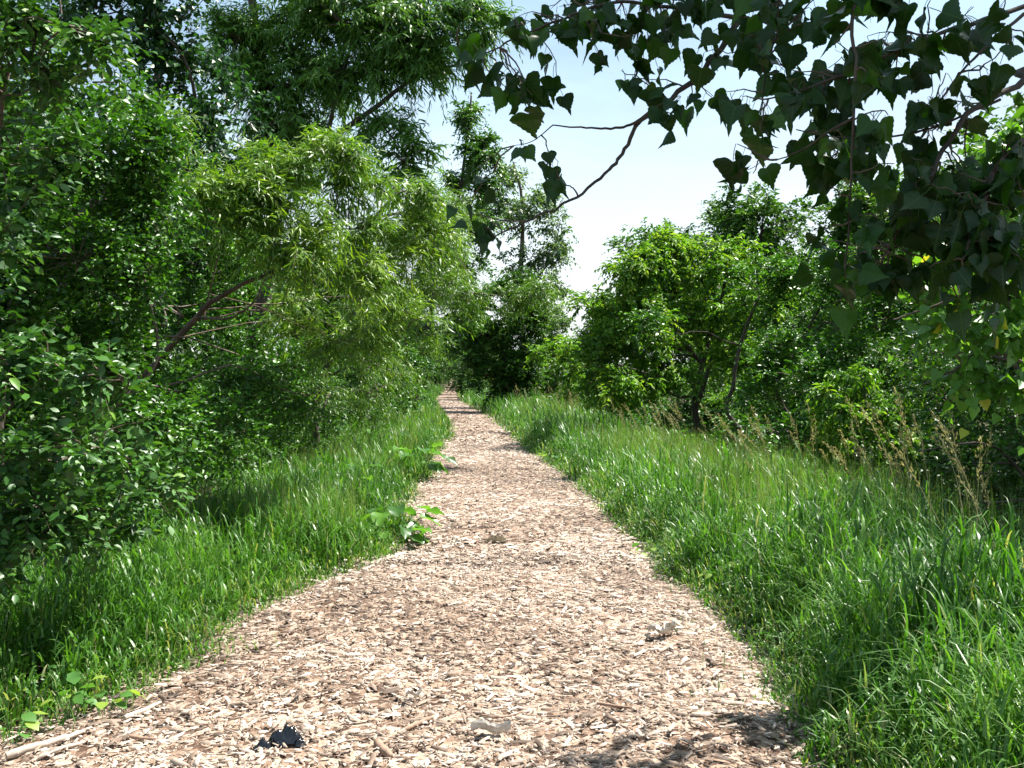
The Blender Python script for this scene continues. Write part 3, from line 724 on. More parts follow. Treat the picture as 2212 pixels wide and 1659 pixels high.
maple = tree('maple_tree', 'dark rounded maple leaning towards the path, dense shade at its foot', 'tree', b,
     [([b, b + [0, 0, 2], P(1100, 700, 40.5)], .2, .08)],
     [lob(1110, 680, 40, 60, 45, 17), lob(1060, 720, 40, 50, 45, 14), lob(1150, 720, 40, 50, 45, 14), lob(1050, 790, 40, 50, 45, 14), lob(1120, 790, 40, 60, 50, 17), lob(1100, 850, 40, 70, 35, 15),
      lob(1160, 820, 40, 40, 50, 10), lob(1020, 750, 40, 35, 40, 10), lob(1080, 640, 41, 60, 35, 12), lob(1130, 620, 41, 50, 35, 10), lob(1020, 680, 41, 40, 40, 10), lob(1160, 660, 41, 40, 40, 9)],
     RH, 'far', 'bark_dark', dens=1.6, n_tw=9, tw_len=.55, k_leaf=8, leaf=.19, vmean=.42, bough_r=.02)

# ---- right bank --------------------------------------------------------------
b = foot(4.4, 22)
tree('boxelder_tree', 'bright yellow-green boxelder with twin dark slanting stems, right of the sky gap', 'tree', b,
     [([b, P(1500, 880, 22), P(1520, 780, 22), P(1545, 690, 22), P(1570, 600, 22)], .085, .035), ([P(1505, 870, 22.2), P(1545, 760, 22.2), P(1580, 680, 22.2), P(1600, 600, 22.2)], .06, .03),
      ([P(1520, 790, 22), P(1440, 690, 21.5), P(1410, 600, 21.5), P(1420, 520, 21.5)], .05, .02)],
     [lob(1430, 520, 21.5, 55, 40, 12), lob(1400, 570, 21, 70, 45, 15), lob(1470, 580, 21.5, 60, 50, 14), lob(1350, 600, 21, 60, 45, 13), lob(1310, 670, 21, 60, 50, 14), lob(1290, 760, 20.5, 60, 50, 14),
      lob(1400, 680, 21, 80, 50, 17), lob(1380, 770, 20.5, 80, 55, 17), lob(1520, 640, 22.5, 60, 40, 13), lob(1500, 750, 22.6, 60, 50, 13), lob(1570, 760, 22.6, 60, 50, 13), lob(1540, 540, 22, 45, 35, 9), lob(1650, 660, 21.5, 50, 45, 11), lob(1560, 600, 21.5, 60, 40, 13), lob(1610, 580, 21.5, 50, 40, 10), lob(1590, 680, 21, 80, 50, 16), lob(1500, 690, 21.5, 60, 50, 13),
      lob(1330, 830, 20, 70, 45, 13), lob(1450, 820, 20.5, 70, 45, 13), lob(1600, 780, 20.5, 70, 50, 12), lob(1230, 790, 22, 50, 45, 9), lob(1190, 770, 26, 50, 30, 8)],
     LEAFLET, 'box', 'bark_dark', dens=1.35, n_tw=9, tw_len=.38, k_leaf=9, leaf=.13, tip_v=.5, vmean=.58, upn=.65, droop=.35, hang=.2, bough_r=.014, twigs=.3, rise=.5)
b = foot(5.3, 15.5)
tree('buckthorn_tree', 'shadowy small-leaved tree on thin stems behind the tall seeding grass', 'tree', b,
     [([b, P(1590, 920, 15.5), P(1585, 830, 15.5), P(1600, 740, 15.5), P(1640, 640, 15.5)], .05, .02), ([b + [.6, 0, 0], P(1690, 880, 15), P(1720, 760, 15), P(1780, 650, 15)], .05, .02)],
     [lob(1680, 650, 15, 80, 60, 16), lob(1760, 620, 15, 80, 60, 16), lob(1850, 640, 14, 80, 60, 16), lob(1700, 750, 14, 80, 60, 15), lob(1800, 740, 13.5, 80, 60, 15), lob(1640, 850, 14, 70, 55, 12),
      lob(1730, 850, 13, 80, 55, 14), lob(1900, 720, 13, 80, 70, 14), lob(1690, 930, 12.5, 80, 45, 11), lob(1960, 640, 13, 80, 70, 13), lob(1830, 560, 14, 70, 50, 10), lob(1400, 700, 15.2, 50, 22, 7)],  # last lobe: bough added to cast a shadow band on the path
     RH, 'buck', 'bark_dark', dens=1.6, n_tw=9, tw_len=.34, k_leaf=9, leaf=.075, vmean=.6, bough_r=.009, twigs=.3, limb_r=.012)
b = foot(3.45, 9.0)
tree('boxelder_sapling', 'young boxelder with fresh yellow-green leaf tips beside the seeding grass, right bank', 'sapling', b,
     [([b, P(1850, 960, 9), P(1870, 880, 9), P(1860, 810, 9)], .02, .006), ([b, P(1800, 960, 9), P(1790, 880, 8.9)], .012, .004), ([b, P(1920, 930, 9), P(1950, 860, 9)], .012, .004)],
     [lob(1860, 830, 9, 70, 35, 11), lob(1790, 880, 8.8, 50, 40, 10), lob(1870, 900, 8.9, 60, 40, 11), lob(1940, 880, 9, 50, 40, 9), lob(1800, 950, 8.7, 60, 35, 9), lob(1900, 970, 8.8, 70, 35, 9), lob(1980, 800, 9.2, 50, 30, 6)],
     LEAFLET, 'box', 'bark', n_tw=6, tw_len=.16, k_leaf=8, leaf=.072, tip_v=.7, vmean=.5, droop=.5, hang=.4, bough_r=.004, twigs=.8, rise=.4, n_parts=60, leaf_tpl_hi=[ellip(.42, .06, .25), ellip(.36, .1, .35)], limb_r=.006)

b = foot(5.0, 7.4)
tree('tangled_shrub', 'sparse tangled shrub in deep shade at the far right above the seeding grass', 'shrub', b,
     [([b, P(2230, 1050, 7), P(2130, 960, 6.8), P(1985, 975, 6.6)], .02, .005), ([P(2212, 1080, 6.8), P(2120, 1085, 6.7), P(2060, 1060, 6.6)], .012, .004), ([b, P(2200, 800, 7.2), P(2100, 700, 7.2)], .03, .01)],
     [lob(2080, 1000, 7.2, 120, 80, 14), lob(2180, 900, 7.2, 120, 90, 16), lob(2050, 880, 7.6, 100, 80, 14), lob(2150, 1100, 7, 120, 60, 10), lob(2250, 1000, 7, 120, 120, 14), lob(2120, 760, 7.6, 120, 80, 14),
      lob(2010, 770, 8, 90, 80, 12), lob(2200, 640, 7.6, 100, 80, 12)],
     RH, 'buck', 'bark_dark', n_tw=8, tw_len=.3, k_leaf=7, leaf=.046, vmean=.3, bough_r=.006, twigs=.4)

# ---- cottonwoods, right and overhead ----------------------------------------------
b = foot(3.1, 5.3)
tree('young_cottonwood_tree', 'sunlit low cottonwood boughs with pale twigs at the right edge under the dark overhanging leaves', 'tree', b,
     [([b, b + [-.05, 0, 1.2], b + [.1, 0, 2.6], b + [.3, .2, 4]], .05, .02), ([b + [.02, 0, 1.5], P(2150, 760, 4.9), P(2060, 800, 4.8), P(1990, 830, 4.8)], .012, .003),
      ([b + [.02, 0, 1.8], P(2120, 560, 4.9), P(2060, 640, 4.8), P(1960, 680, 4.8), P(1930, 690, 4.8)], .012, .003)],
     [lob(2060, 600, 4.9, 70, 50, 7), lob(2140, 640, 4.9, 80, 50, 8), lob(2000, 650, 4.8, 60, 40, 5), lob(2120, 720, 4.8, 80, 40, 7), lob(2030, 720, 4.8, 60, 35, 4), lob(2190, 740, 4.8, 60, 60, 6),
      lob(2080, 790, 4.8, 60, 35, 4), lob(2180, 830, 4.8, 50, 40, 4), lob(2160, 340, 6.6, 90, 60, 9), lob(2220, 420, 6.4, 80, 60, 8), lob(2120, 420, 6.6, 60, 40, 4), lob(2250, 250, 6.4, 60, 60, 4)],
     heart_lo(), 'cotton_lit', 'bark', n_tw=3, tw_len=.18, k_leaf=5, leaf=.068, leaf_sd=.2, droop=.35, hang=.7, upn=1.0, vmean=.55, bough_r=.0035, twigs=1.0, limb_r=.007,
     n_parts=130, leaf_tpl_hi=[heart(seed=s_) for s_ in range(3)])

def overhang():
    b = foot(3.4, 3.3)
    root = thing('cottonwood_tree', 'big cottonwood overhead, dark heart-shaped toothed leaves hanging into the upper right against the sky', 'tree', b)
    tr = [([b, b + [-.1, 0, 1.4], b + [.0, .2, 3.2], b + [.1, .4, 6.5]], .17, .08)]
    top = b + [.02, .2, 3.4]
    tr += [([top, [2.4, 3.4, 3.9], P(1720, -160, 3.3), P(1600, 40, 3.15), P(1540, 130, 3.1), P(1470, 200, 3.1), P(1385, 262, 3.05), P(1345, 330, 3.05), P(1310, 372, 3.0), P(1240, 428, 3.0), P(1160, 468, 3.0), P(1065, 510, 3.0)], .016, .0022),
           ([P(1385, 262, 3.05), P(1335, 276, 3.0), P(1270, 276, 3.0), P(1195, 270, 3.0)], .0055, .002),
           ([P(1195, 270, 3.0), P(1150, 305, 3.0), P(1110, 315, 3.0)], .002, .001), ([P(1250, 424, 3.0), P(1235, 404, 3.0), P(1205, 396, 3.0)], .003, .0015),
           ([P(1600, 40, 3.15), P(1480, 20, 3.1), P(1330, 5, 3.05), P(1230, 35, 3.0), P(1120, 80, 3.0), P(1040, 120, 3.0)], .008, .002),
           ([P(1040, 120, 3.0), P(1010, 105, 3.0), P(990, 90, 3.0)], .002, .001),
           ([[1.1, 2.38, 3.2], P(1862, -60, 2.35), P(1848, 140, 2.3), P(1842, 300, 2.3), P(1835, 460, 2.3), P(1825, 600, 2.3)], .006, .0018),
           ([top + [0, -.2, -.3], P(2330, 120, 2.8), P(2212, 175, 2.6), P(2090, 250, 2.5), P(2020, 360, 2.45), P(1960, 460, 2.4), P(1920, 540, 2.4)], .014, .003),
           ([P(2330, -40, 2.9), P(2212, 15, 2.7), P(2050, 65, 2.6), P(1930, 110, 2.5), P(1780, 180, 2.5), P(1660, 215, 2.5)], .010, .002),
           ([P(2212, 30, 2.6), P(2100, 130, 2.5), P(2030, 220, 2.5), P(1990, 300, 2.5)], .005, .0015),
           ([P(1842, 255, 2.3), P(1790, 285, 2.35), P(1740, 320, 2.4), P(1680, 345, 2.4)], .004, .0015),
           ([P(2160, 215, 2.55), P(2000, 280, 2.5), P(1850, 300, 2.5), P(1720, 280, 2.5)], .004, .0015),
           ([P(2330, 250, 2.6), P(2180, 330, 2.4), P(2120, 450, 2.3), P(2080, 560, 2.25)], .012, .003),
           ([P(1720, -160, 3.3), P(1700, 0, 2.9), P(1660, 130, 2.8), P(1640, 260, 2.8)], .006, .002)]
    gt = Geo()
    mains = []
    for pts, r0, r1 in tr:
        q = bez(pts, max(14, 5 * len(pts)))
        q = q + rng.normal(0, 1, q.shape) * min(r0 * .2, .004)
        tube(gt, q, r0 + (r1 - r0) * np.linspace(0, 1, len(q)) ** .7, 10 if r0 > .1 else 6)
        mains.append(q)
    link('trunk', gt.mesh('trunk', M['bark_dark'], True, b), root)
    allp = np.vstack(mains[1:])
    CL = [(1075, 85, 45, 35, 5, 3.0), (1045, 160, 35, 60, 6, 3.0), (1180, 90, 50, 45, 8, 3.0), (1235, 60, 60, 60, 9, 3.0), (1100, 225, 60, 40, 9, 3.0), (1205, 205, 30, 30, 3, 3.0), (1120, 275, 50, 25, 4, 3.0),
          (990, 100, 6, 6, 1, 3.0), (1020, 212, 8, 8, 1, 3.0), (1150, 350, 25, 25, 2, 3.0), (1180, 400, 35, 30, 4, 3.0), (1040, 400, 15, 20, 1, 3.0), (1005, 485, 40, 30, 4, 3.0), (1055, 525, 45, 20, 4, 3.0),
          (1310, 60, 80, 60, 14, 3.0), (1370, 120, 70, 55, 14, 3.0), (1450, 140, 80, 55, 14, 3.05), (1370, 190, 60, 35, 8, 3.0), (1440, 240, 45, 35, 7, 3.0), (1450, 300, 12, 10, 1, 2.9), (1480, 258, 8, 8, 1, 3.0),
          (1450, 30, 130, 35, 16, 3.1), (1580, 50, 80, 60, 14, 3.0), (1590, 150, 55, 60, 11, 2.9), (1575, 240, 40, 50, 6, 2.8), (1625, 290, 45, 40, 6, 2.7), (1700, 60, 90, 65, 16, 2.8), (1720, 160, 80, 60, 14, 2.7),
          (1700, 250, 65, 50, 11, 2.6), (1640, 370, 50, 35, 6, 2.6), (1610, 425, 18, 16, 2, 2.6), (1745, 345, 75, 45, 11, 2.5), (1780, 430, 60, 40, 8, 2.4), (1850, 60, 90, 70, 14, 2.5), (1880, 170, 80, 60, 12, 2.4),
          (1935, 285, 35, 30, 3, 2.0), (1820, 280, 80, 50, 9, 2.4), (1850, 380, 80, 55, 13, 2.4), (1960, 90, 90, 70, 12, 2.5), (1990, 210, 65, 55, 10, 2.4), (2080, 100, 80, 70, 8, 2.5), (2060, 250, 40, 50, 4, 2.4),
          (2150, 150, 50, 60, 4, 2.4), (2200, 80, 30, 90, 5, 2.3), (1960, 380, 80, 50, 12, 2.4), (1950, 470, 75, 45, 11, 2.3), (1790, 560, 55, 40, 5, 2.2), (1870, 560, 55, 45, 7, 2.1), (1870, 650, 45, 40, 5, 2.0),
          (1805, 715, 20, 20, 2, 2.1), (2060, 420, 75, 50, 13, 2.2), (2150, 430, 80, 70, 20, 2.1), (2100, 520, 85, 50, 16, 2.1), (2180, 560, 60, 60, 14, 2.0), (2200, 650, 40, 50, 8, 2.0), (2190, 330, 40, 40, 8, 2.1)]
    pos, dr, upv, siz, vv = [], [], [], [], []
    gtw = Geo()
    CL += [(1900, 640, 50, 40, 5, 2.4), (1960, 560, 50, 40, 6, 2.4), (2010, 610, 50, 50, 6, 2.4), (2060, 660, 45, 40, 4, 2.4), (2120, 620, 50, 50, 7, 2.4), (2160, 700, 40, 40, 4, 2.4), (1800, 640, 40, 40, 4, 2.4)]
    for (x, y, rx, ry, n, Y) in CL:
        Y = max(Y, 2.45)
        n = int(n * (1.9 if x < 1280 else 1.5 if x < 1500 else 1.45 if x < 1800 else 1.75))
        if n > 3: rx, ry = rx * 1.1, ry * 1.1
        m = max(1, round(n / 3.5))
        for k in range(m):
            cnt = n // m + (1 if k < n % m else 0)
            a = random.random() * 2 * PI; rr = math.sqrt(random.random())
            Yk = Y + random.uniform(-.22, .22)
            e = P(x + rx * rr * math.cos(a), y - 48 + ry * rr * math.sin(a), Yk)
            dd = np.linalg.norm(allp - e, axis=1)
            dd = dd + (allp[:, 2] < e[2] - .05) * .3
            s = allp[np.argmin(dd)]
            tw = wander(s, e, 7, .10, random.uniform(-.05, .15))
            tube(gtw, tw, np.linspace(.0030, .0011, 7), 4)
            for q in range(cnt):
                t = 1 - (q / max(cnt, 1)) * min(.75, .16 / max(np.linalg.norm(e - s), .05) * cnt * .35)
                f_ = t * 6; i0 = min(int(f_), 5); p = tw[i0] + (tw[i0 + 1] - tw[i0]) * (f_ - i0)
                d_ = np.array([random.gauss(0, .5), random.gauss(0, .4), -1.0 + random.random() * .5]); d_ /= np.linalg.norm(d_)
                s_ = random.gauss(.057, .014)
                s_ = min(max(s_, .032), .09)
                pos.append(p + d_ * s_ * .55); dr.append(d_)
                az = random.random() * 2 * PI
                upv.append([math.cos(az), math.sin(az), random.gauss(.3, .7)]); siz.append(s_); vv.append(min(max(random.gauss(.45, .22), 0), .93) if random.random() > .0 else 1.0)
    pos = np.array(pos); R = frames(np.array(dr), np.array(upv)); siz = np.array(siz); vv = np.array(vv)
    link('twigs', gtw.mesh('twigs', M['twig'], False, b), root, kind='stuff')
    HI = [heart(seed=s_, curl=c_) for s_, c_ in ((0, .05), (1, .2), (2, .4), (3, .0), (4, .55))]
    mes = {}
    for q, h in enumerate(HI):
        for b_ in range(6):
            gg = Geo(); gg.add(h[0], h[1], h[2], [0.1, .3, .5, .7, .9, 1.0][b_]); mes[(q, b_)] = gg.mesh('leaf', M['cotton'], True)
    order = np.argsort(-siz / pos[:, 1])
    print('overhang leaves', len(order))
    for i_ in order[:300]:
        o = link('leaf', mes[(random.randrange(5), min(int(vv[i_] * 5.2), 5))], root)
        o.matrix_basis = Matrix.Translation(Vector(pos[i_] - b)) @ Matrix(R[i_].tolist()).to_4x4() @ Matrix.Scale(float(siz[i_]), 4)
    gl = Geo()
    rest = order[300:]
    kk = rng.integers(0, 5, len(rest))
    for q in range(5):
        s_ = rest[kk == q]; scatter(gl, HI[q], pos[s_], R[s_], siz[s_], vv[s_])
    # the crown higher up, out of the picture, placed to shade hanging leaves, path, thicket
    lobes = [((1.6, 3.4, 4.9), (1.5, .9, .7), 26), ((2.9, 3.7, 5.4), (1.6, 1.1, .9), 28), ((2.0, 4.3, 6.0), (1.5, .8, .7), 18), ((3.0, 5.2, 5.0), (.28, .22, .26), 4), ((3.4, 3.2, 6.4), (1.5, 1.2, 1.2), 20),
             ((6.0, 7.7, 5.4), (1.2, 1.3, 1.0), 24), ((4.0, 2.0, 5.0), (1.5, 1.5, 1.2), 20), ((1.6, 2.4, 4.6), (1.2, .8, .7), 16), ((6.4, 6.8, 5.0), (1.3, 1.4, 1.2), 18), ((6.6, 8.4, 6.1), (1.4, 1.3, 1.1), 34), ((7.4, 8.2, 5.2), (1.5, 1.6, 1.3), 30), ((8.2, 10.0, 6.3), (1.6, 1.4, 1.2), 26)]
    p2, R2, s2, v2, bs, tw = crown_leaves(lobes, n_tw=7, tw_len=.35, k_leaf=7, leaf=.085, droop=.3, hang=.4, upn=.7)
    scatter(gl, heart_lo(), p2, R2, s2, v2)
    link('crown', gl.mesh('crown', M['cotton'], False, b), root, kind='stuff')
    gb = Geo(); branch_geo(gb, bs, .012)
    for c, r, n in lobes:
        tube(gb, wander(b + [.1, .3, 3.5], c, 7, .1, .05), np.linspace(.045, .02, 7), 6)
    link('branches', gb.mesh('branches', M['bark_dark'], False, b), root, kind='stuff')
overhang()

# ---- woods behind both banks ----------------------------------------------------------
def generic(kind, b, label, group):
    b = np.array(b)
    if kind == 'round':      # 8 m high
        L = [((0, 0, 5.6), (1.9, 1.9, 1.6), 34), ((1.2, .4, 4.2), (1.5, 1.4, 1.3), 24), ((-1.3, -.3, 4.3), (1.5, 1.5, 1.3), 24), ((.2, -1.2, 3.8), (1.4, 1.2, 1.2), 20), ((.1, 1.3, 4.4), (1.4, 1.2, 1.3), 16),
             ((.3, 0, 7.0), (1.1, 1.1, 1.0), 16), ((-1.0, .2, 2.4), (1.2, 1.2, 1.0), 15), ((1.1, -.3, 2.2), (1.2, 1.2, 1.0), 15)]
        kw = dict(tpl=RH, mat='far', dens=1.7, n_tw=9, tw_len=.5, k_leaf=8, leaf=.17, vmean=.5, bough_r=.02)
    elif kind == 'tall':
        L = [((0, 0, 7.0), (.9, .9, 1.1), 20), ((.5, .2, 5.8), (1.1, 1.0, .9), 20), ((-.6, 0, 5.0), (1.1, 1.1, .9), 20), ((.5, -.4, 4.2), (1.2, 1.1, .9), 20), ((-.4, .4, 3.2), (1.2, 1.1, .9), 18), ((.4, 0, 2.2), (1.2, 1.1, .9), 16)]
        kw = dict(tpl=RH, mat='pale', dens=1.5, n_tw=9, tw_len=.45, k_leaf=8, leaf=.14, vmean=.35, bough_r=.02, hang=.3)
    else:                    # shrub, 3 m
        L = [((0, 0, 1.9), (1.2, 1.2, .9), 24), ((1.1, 0, 1.3), (1.0, 1.0, .8), 18), ((-1.1, .1, 1.2), (1.0, 1.0, .8), 18), ((.2, -.8, .9), (1.2, .8, .7), 16), ((-.3, 0, 2.6), (.7, .7, .6), 10)]
        kw = dict(tpl=RH, mat='box' if kind == 'lightshrub' else 'far', dens=1.7, n_tw=9, tw_len=.4, k_leaf=8, leaf=.13, vmean=.45, bough_r=.012)
    L = [(tuple(np.array(c) + b), r, n) for c, r, n in L]
    hh = {'round': 6.5, 'tall': 7.0}.get(kind, 1.8)
    nm = {'round': 'leafy_tree', 'tall': 'poplar_tree'}.get(kind, 'shrub')
    return tree(nm, label, 'tree' if 'shrub' not in kind else 'shrub', b, [([b - [0, 0, .3], b + [.05, 0, hh * .4], b + [-.05, .1, hh]], .16 if hh > 3 else .05, .05 if hh > 3 else .02)], L, barkm='bark_dark', group=group, **kw)

BGL = [  # kind, x, Y, scale, z-stretch
 ('round', -8.2, 14.5, .95), ('round', -9.5, 19, 1.05), ('tall', -7.4, 20, .8), ('round', -7.6, 25, .85), ('tall', -9.5, 29, 1.1), ('round', -9.5, 36, 1.0), ('round', -7.6, 43, .9), ('tall', -10, 50, 1.2),
 ('round', -9.5, 60, 1.05), ('round', -12.5, 72, 1.2), ('tall', -10.6, 84, 1.1), ('round', -14, 96, 1.2), ('round', -17, 120, 1.3), ('round', -5.4, 12.6, .62), ('round', -5.9, 33, .7)]
BGR = [('round', 9.4, 38, 1.12), ('round', 11.2, 32, 1.08), ('round', 6.6, 44, 1.2), ('round', 8.4, 46, 1.05), ('round', 4.6, 50, .8), ('tall', 9.6, 44, 1.15), ('tall', 12.6, 46, 1.1), ('round', 11.8, 38, .95), ('tall', 14.0, 41, 1.05), ('tall', 15.5, 43, 1.1), ('round', 13.0, 34, 1.1), ('round', 16.5, 37, 1.0), ('round', 9.6, 25, .62), ('round', 12.0, 24, 1.0),
       ('round', 8.2, 15, .62), ('round', 10.5, 17, .95), ('round', 8.8, 9.2, 1.12), ('round', 9.0, 11.8, 1.15), ('round', 5.2, 70, .65), ('round', 16.5, 40, .9), ('round', 8.4, 30, .62), ('round', 6.6, 19.5, .52), ('round', 2.2, 60, .8)]  # includes unseen round trees added right of the thicket to shade it
BGC = [('round', -9.8, 135, 1.0), ('round', -12.6, 190, 1.2), ('round', -15.5, 240, 1.5), ('round', -20, 235, 1.5), ('round', -9.0, 245, 1.5), ('round', -10.2, 108, .8), ('round', -6.8, 62, .75), ('round', -1.6, 64, .62), ('shrub', -2.2, 58, .9), ('round', -8.6, 98, .9), ('round', -5.2, 130, 1.0), ('round', -3.6, 72, .8), ('round', -2.6, 92, .9), ('round', -9.6, 88, 1.1), ('round', -1.0, 80, .7), ('round', -3.4, 105, .95), ('round', 1.5, 125, .9), ('tall', -6.0, 150, 1.3), ('round', -14, 160, 1.2), ('round', 9, 110, .6), ('round', 15, 120, .75), ('round', 21, 115, .7), ('round', -2, 170, 1.2), ('round', -11, 205, 1.2), ('round', 6, 180, 1.0), ('round', -20, 210, 1.3), ('round', 27, 130, .8), ('round', -7.5, 118, .9)]
SHR = [('shrub', -6.9, 80, 1.1), ('shrub', -8.6, 112, 1.3), ('shrub', -11.8, 150, 1.5), ('shrub', -6.0, 62, .8), ('shrub', -4.1, 12, .55), ('shrub', -4.0, 15, .52), ('shrub', -3.9, 18.5, .5), ('shrub', -4.1, 22, .6), ('shrub', -4.2, 9.6, .5), ('shrub', 5.9, 23, .8), ('shrub', 7.4, 27, 1.0), ('shrub', 6.0, 31, .9), ('shrub', 8.6, 20, .9), ('shrub', 4.7, 19, .55), ('shrub', 2.6, 36, .7), ('lightshrub', 4.2, 33, .75), ('shrub', 4.4, 44, .8), ('lightshrub', 3.0, 44, .9), ('lightshrub', 6.4, 27, .7), ('shrub', -5.0, 14.2, .8), ('shrub', -5.3, 20, .8), ('shrub', -5.6, 27, .9), ('shrub', -6.0, 40, .9), ('shrub', -7.0, 52, 1.0),
       ('shrub', 6.0, 17.5, .7), ('shrub', 5.6, 12.4, .7), ('shrub', 7.0, 22, .9), ('shrub', 9, 35, 1.2), ('shrub', 0.2, 66, .9), ('shrub', 5.5, 60, .9), ('shrub', 8.5, 62, 1.0), ('shrub', -9, 70, 1.1), ('shrub', -9.8, 100, 1.2), ('shrub', -3.0, 86, 1.1), ('shrub', 13, 66, 1.2), ('shrub', -6.2, 10, .75), ('shrub', -5.0, 7.2, .7)]
protos = {}
GRP = {'L': 'trees in the woods behind the left bank', 'R': 'trees behind the right bank', 'C': 'far trees at the end of the path', 'S': 'shrubs along the woods edge'}
KW = {'round': 'round-crowned leafy tree', 'tall': 'narrow grey-green poplar', 'shrub': 'rounded dark green shrub', 'lightshrub': 'bright yellow-green shrub'}
def zone(px):
    for lim, z in ((0, 'off the left edge'), (250, 'behind the dogwood at the left edge'), (480, 'behind the small-leaved left tree'), (700, 'behind the leaning willow'), (880, 'behind the left verge willows'),
                   (985, 'left of the far path'), (1060, 'over the far path end'), (1200, 'around the dark central maple'), (1330, 'below the sky gap'), (1480, 'behind the bright boxelder'),
                   (1640, "behind the boxelder's twin stems"), (1820, 'behind the shadowy buckthorn'), (2020, 'behind the yellow-green sapling'), (2212, 'behind the right edge thicket')):
        if px < lim: return z
    return 'past the right edge'
ORD = ['nearest', 'second back', 'third back', 'fourth back', 'fifth back', 'sixth back', 'seventh back', 'eighth back', 'ninth back', 'tenth back']
items = [(key, *t) for key, lst in (('L', BGL), ('R', BGR), ('C', BGC), ('S', SHR)) for t in lst]
seen = {}
for it in sorted(items, key=lambda t: t[3]):
    seen.setdefault((KW[it[1]], zone(CX + F * it[2] / it[3])), []).append(it)
for it in items:
    key, kd, x, Y_, s_ = it
    z = zone(CX + F * x / Y_); k = seen[(KW[kd], z)].index(it)
    lab = KW[kd] + ' ' + z + (', ' + ORD[min(k, 9)] + ' of its kind there' if len(seen[(KW[kd], z)]) > 1 else '')
    loc = foot(x, Y_); loc[2] -= .05
    if kd not in protos:
        r = generic(kd, (0, 0, 0), lab, GRP[key]); r.location = loc; r.scale = (s_,) * 3; protos[kd] = r
    else:
        copy_tree(protos[kd], loc, random.random() * 6.28, s_, lab, GRP[key], random.uniform(.95, 1.12))

# low undergrowth on the forest floor
def undergrowth(n, side, y0, y1, o0, o1, hmax, size, mat='buck'):
    y = y0 + (y1 - y0) * rng.random(n) ** 1.4
    off = o0 + (o1 - o0) * rng.random(n)
    x = np.where(side < 0, np.interp(y, PY, np.minimum(PL, 9)) - off, np.interp(y, PY, PR) + off)
    keep = hashnoise(x, y, 1.4, 20) > .35
    x, y, off = x[keep], y[keep], off[keep]; n = len(x)
    h = hmax * hashnoise(x, y, .9, 21) * np.clip((off - o0) / .6, .25, 1)
    z = terrain(x, y) + h * rng.random(n) ** .5
    az = rng.random(n) * 6.283
    d = np.stack([np.cos(az), np.sin(az), rng.normal(-.2, .3, n)], -1)
    up = np.stack([rng.normal(0, .45, n), rng.normal(0, .45, n), np.ones(n)], -1)
    k = rng.integers(0, 3, n); R = frames(d, up); p = np.stack([x, y, z], -1)
    sz = size * (1 + .25 * rng.normal(size=n)) * np.clip(y / 10, .8, 3.0)
    v = np.clip(rng.normal(.45, .2, n), 0, 1)
    g = Geo()
    for q in range(3):
        m = k == q; scatter(g, RH[q], p[m], R[m], sz[m], v[m])
    return g
for sd in (-1, 1):
    g = undergrowth(34000, sd, 3.5, 70, 1.5 if sd < 0 else 2.0, 7.5, 1.3, .055)
    link('undergrowth', g.mesh('undergrowth', M['buck']), None, kind='stuff', label='low leafy undergrowth on the shaded forest floor ' + ('behind the left grass verge' if sd < 0 else 'behind the right grass bank'), cat='undergrowth')

# ------------------------------------------------------------------ grass
def blades(g, x, y, h, w, bend, az, v, nseg=4, lean=.15, z0=0.0):
    n = len(x)
    z = terrain(x, y) - .02 + z0
    th = lean * np.abs(rng.normal(0, 1, n))
    p = np.stack([x, y, z], -1)
    ca, sa = np.cos(az), np.sin(az)
    side = np.stack([-sa, ca, np.zeros(n)], -1)
    tw_ = rng.normal(0, .5, n)
    Vs = []
    seg = h / nseg
    for s in range(nseg + 1):
        t = s / nseg
        ww = (w * (1 - t ** 2.2) * (.7 + .5 * math.sin(PI * min(t * 1.2 + .15, 1))))[:, None] * .5
        sd_ = side * np.cos(tw_ * t)[:, None] + np.array([0, 0, 1.]) * np.sin(tw_ * t)[:, None] * .5
        if s < nseg: Vs += [p - sd_ * ww, p + sd_ * ww]
        else: Vs += [p]
        ang = th + bend * (t ** 1.8)
        p = p + np.stack([np.sin(ang) * ca, np.sin(ang) * sa, np.cos(ang)], -1) * seg[:, None]
    V = np.stack(Vs, 1); m = V.shape[1]
    i = (np.arange(n) * m)[:, None]
    Q = [np.array([[2 * s, 2 * s + 1, 2 * s + 3, 2 * s + 2]]) + i for s in range(nseg - 1)]
    T = np.array([[2 * nseg - 2, 2 * nseg - 1, 2 * nseg]]) + i
    g.add(V.reshape(-1, 3), T, np.concatenate(Q) if Q else None, np.repeat(v, m))

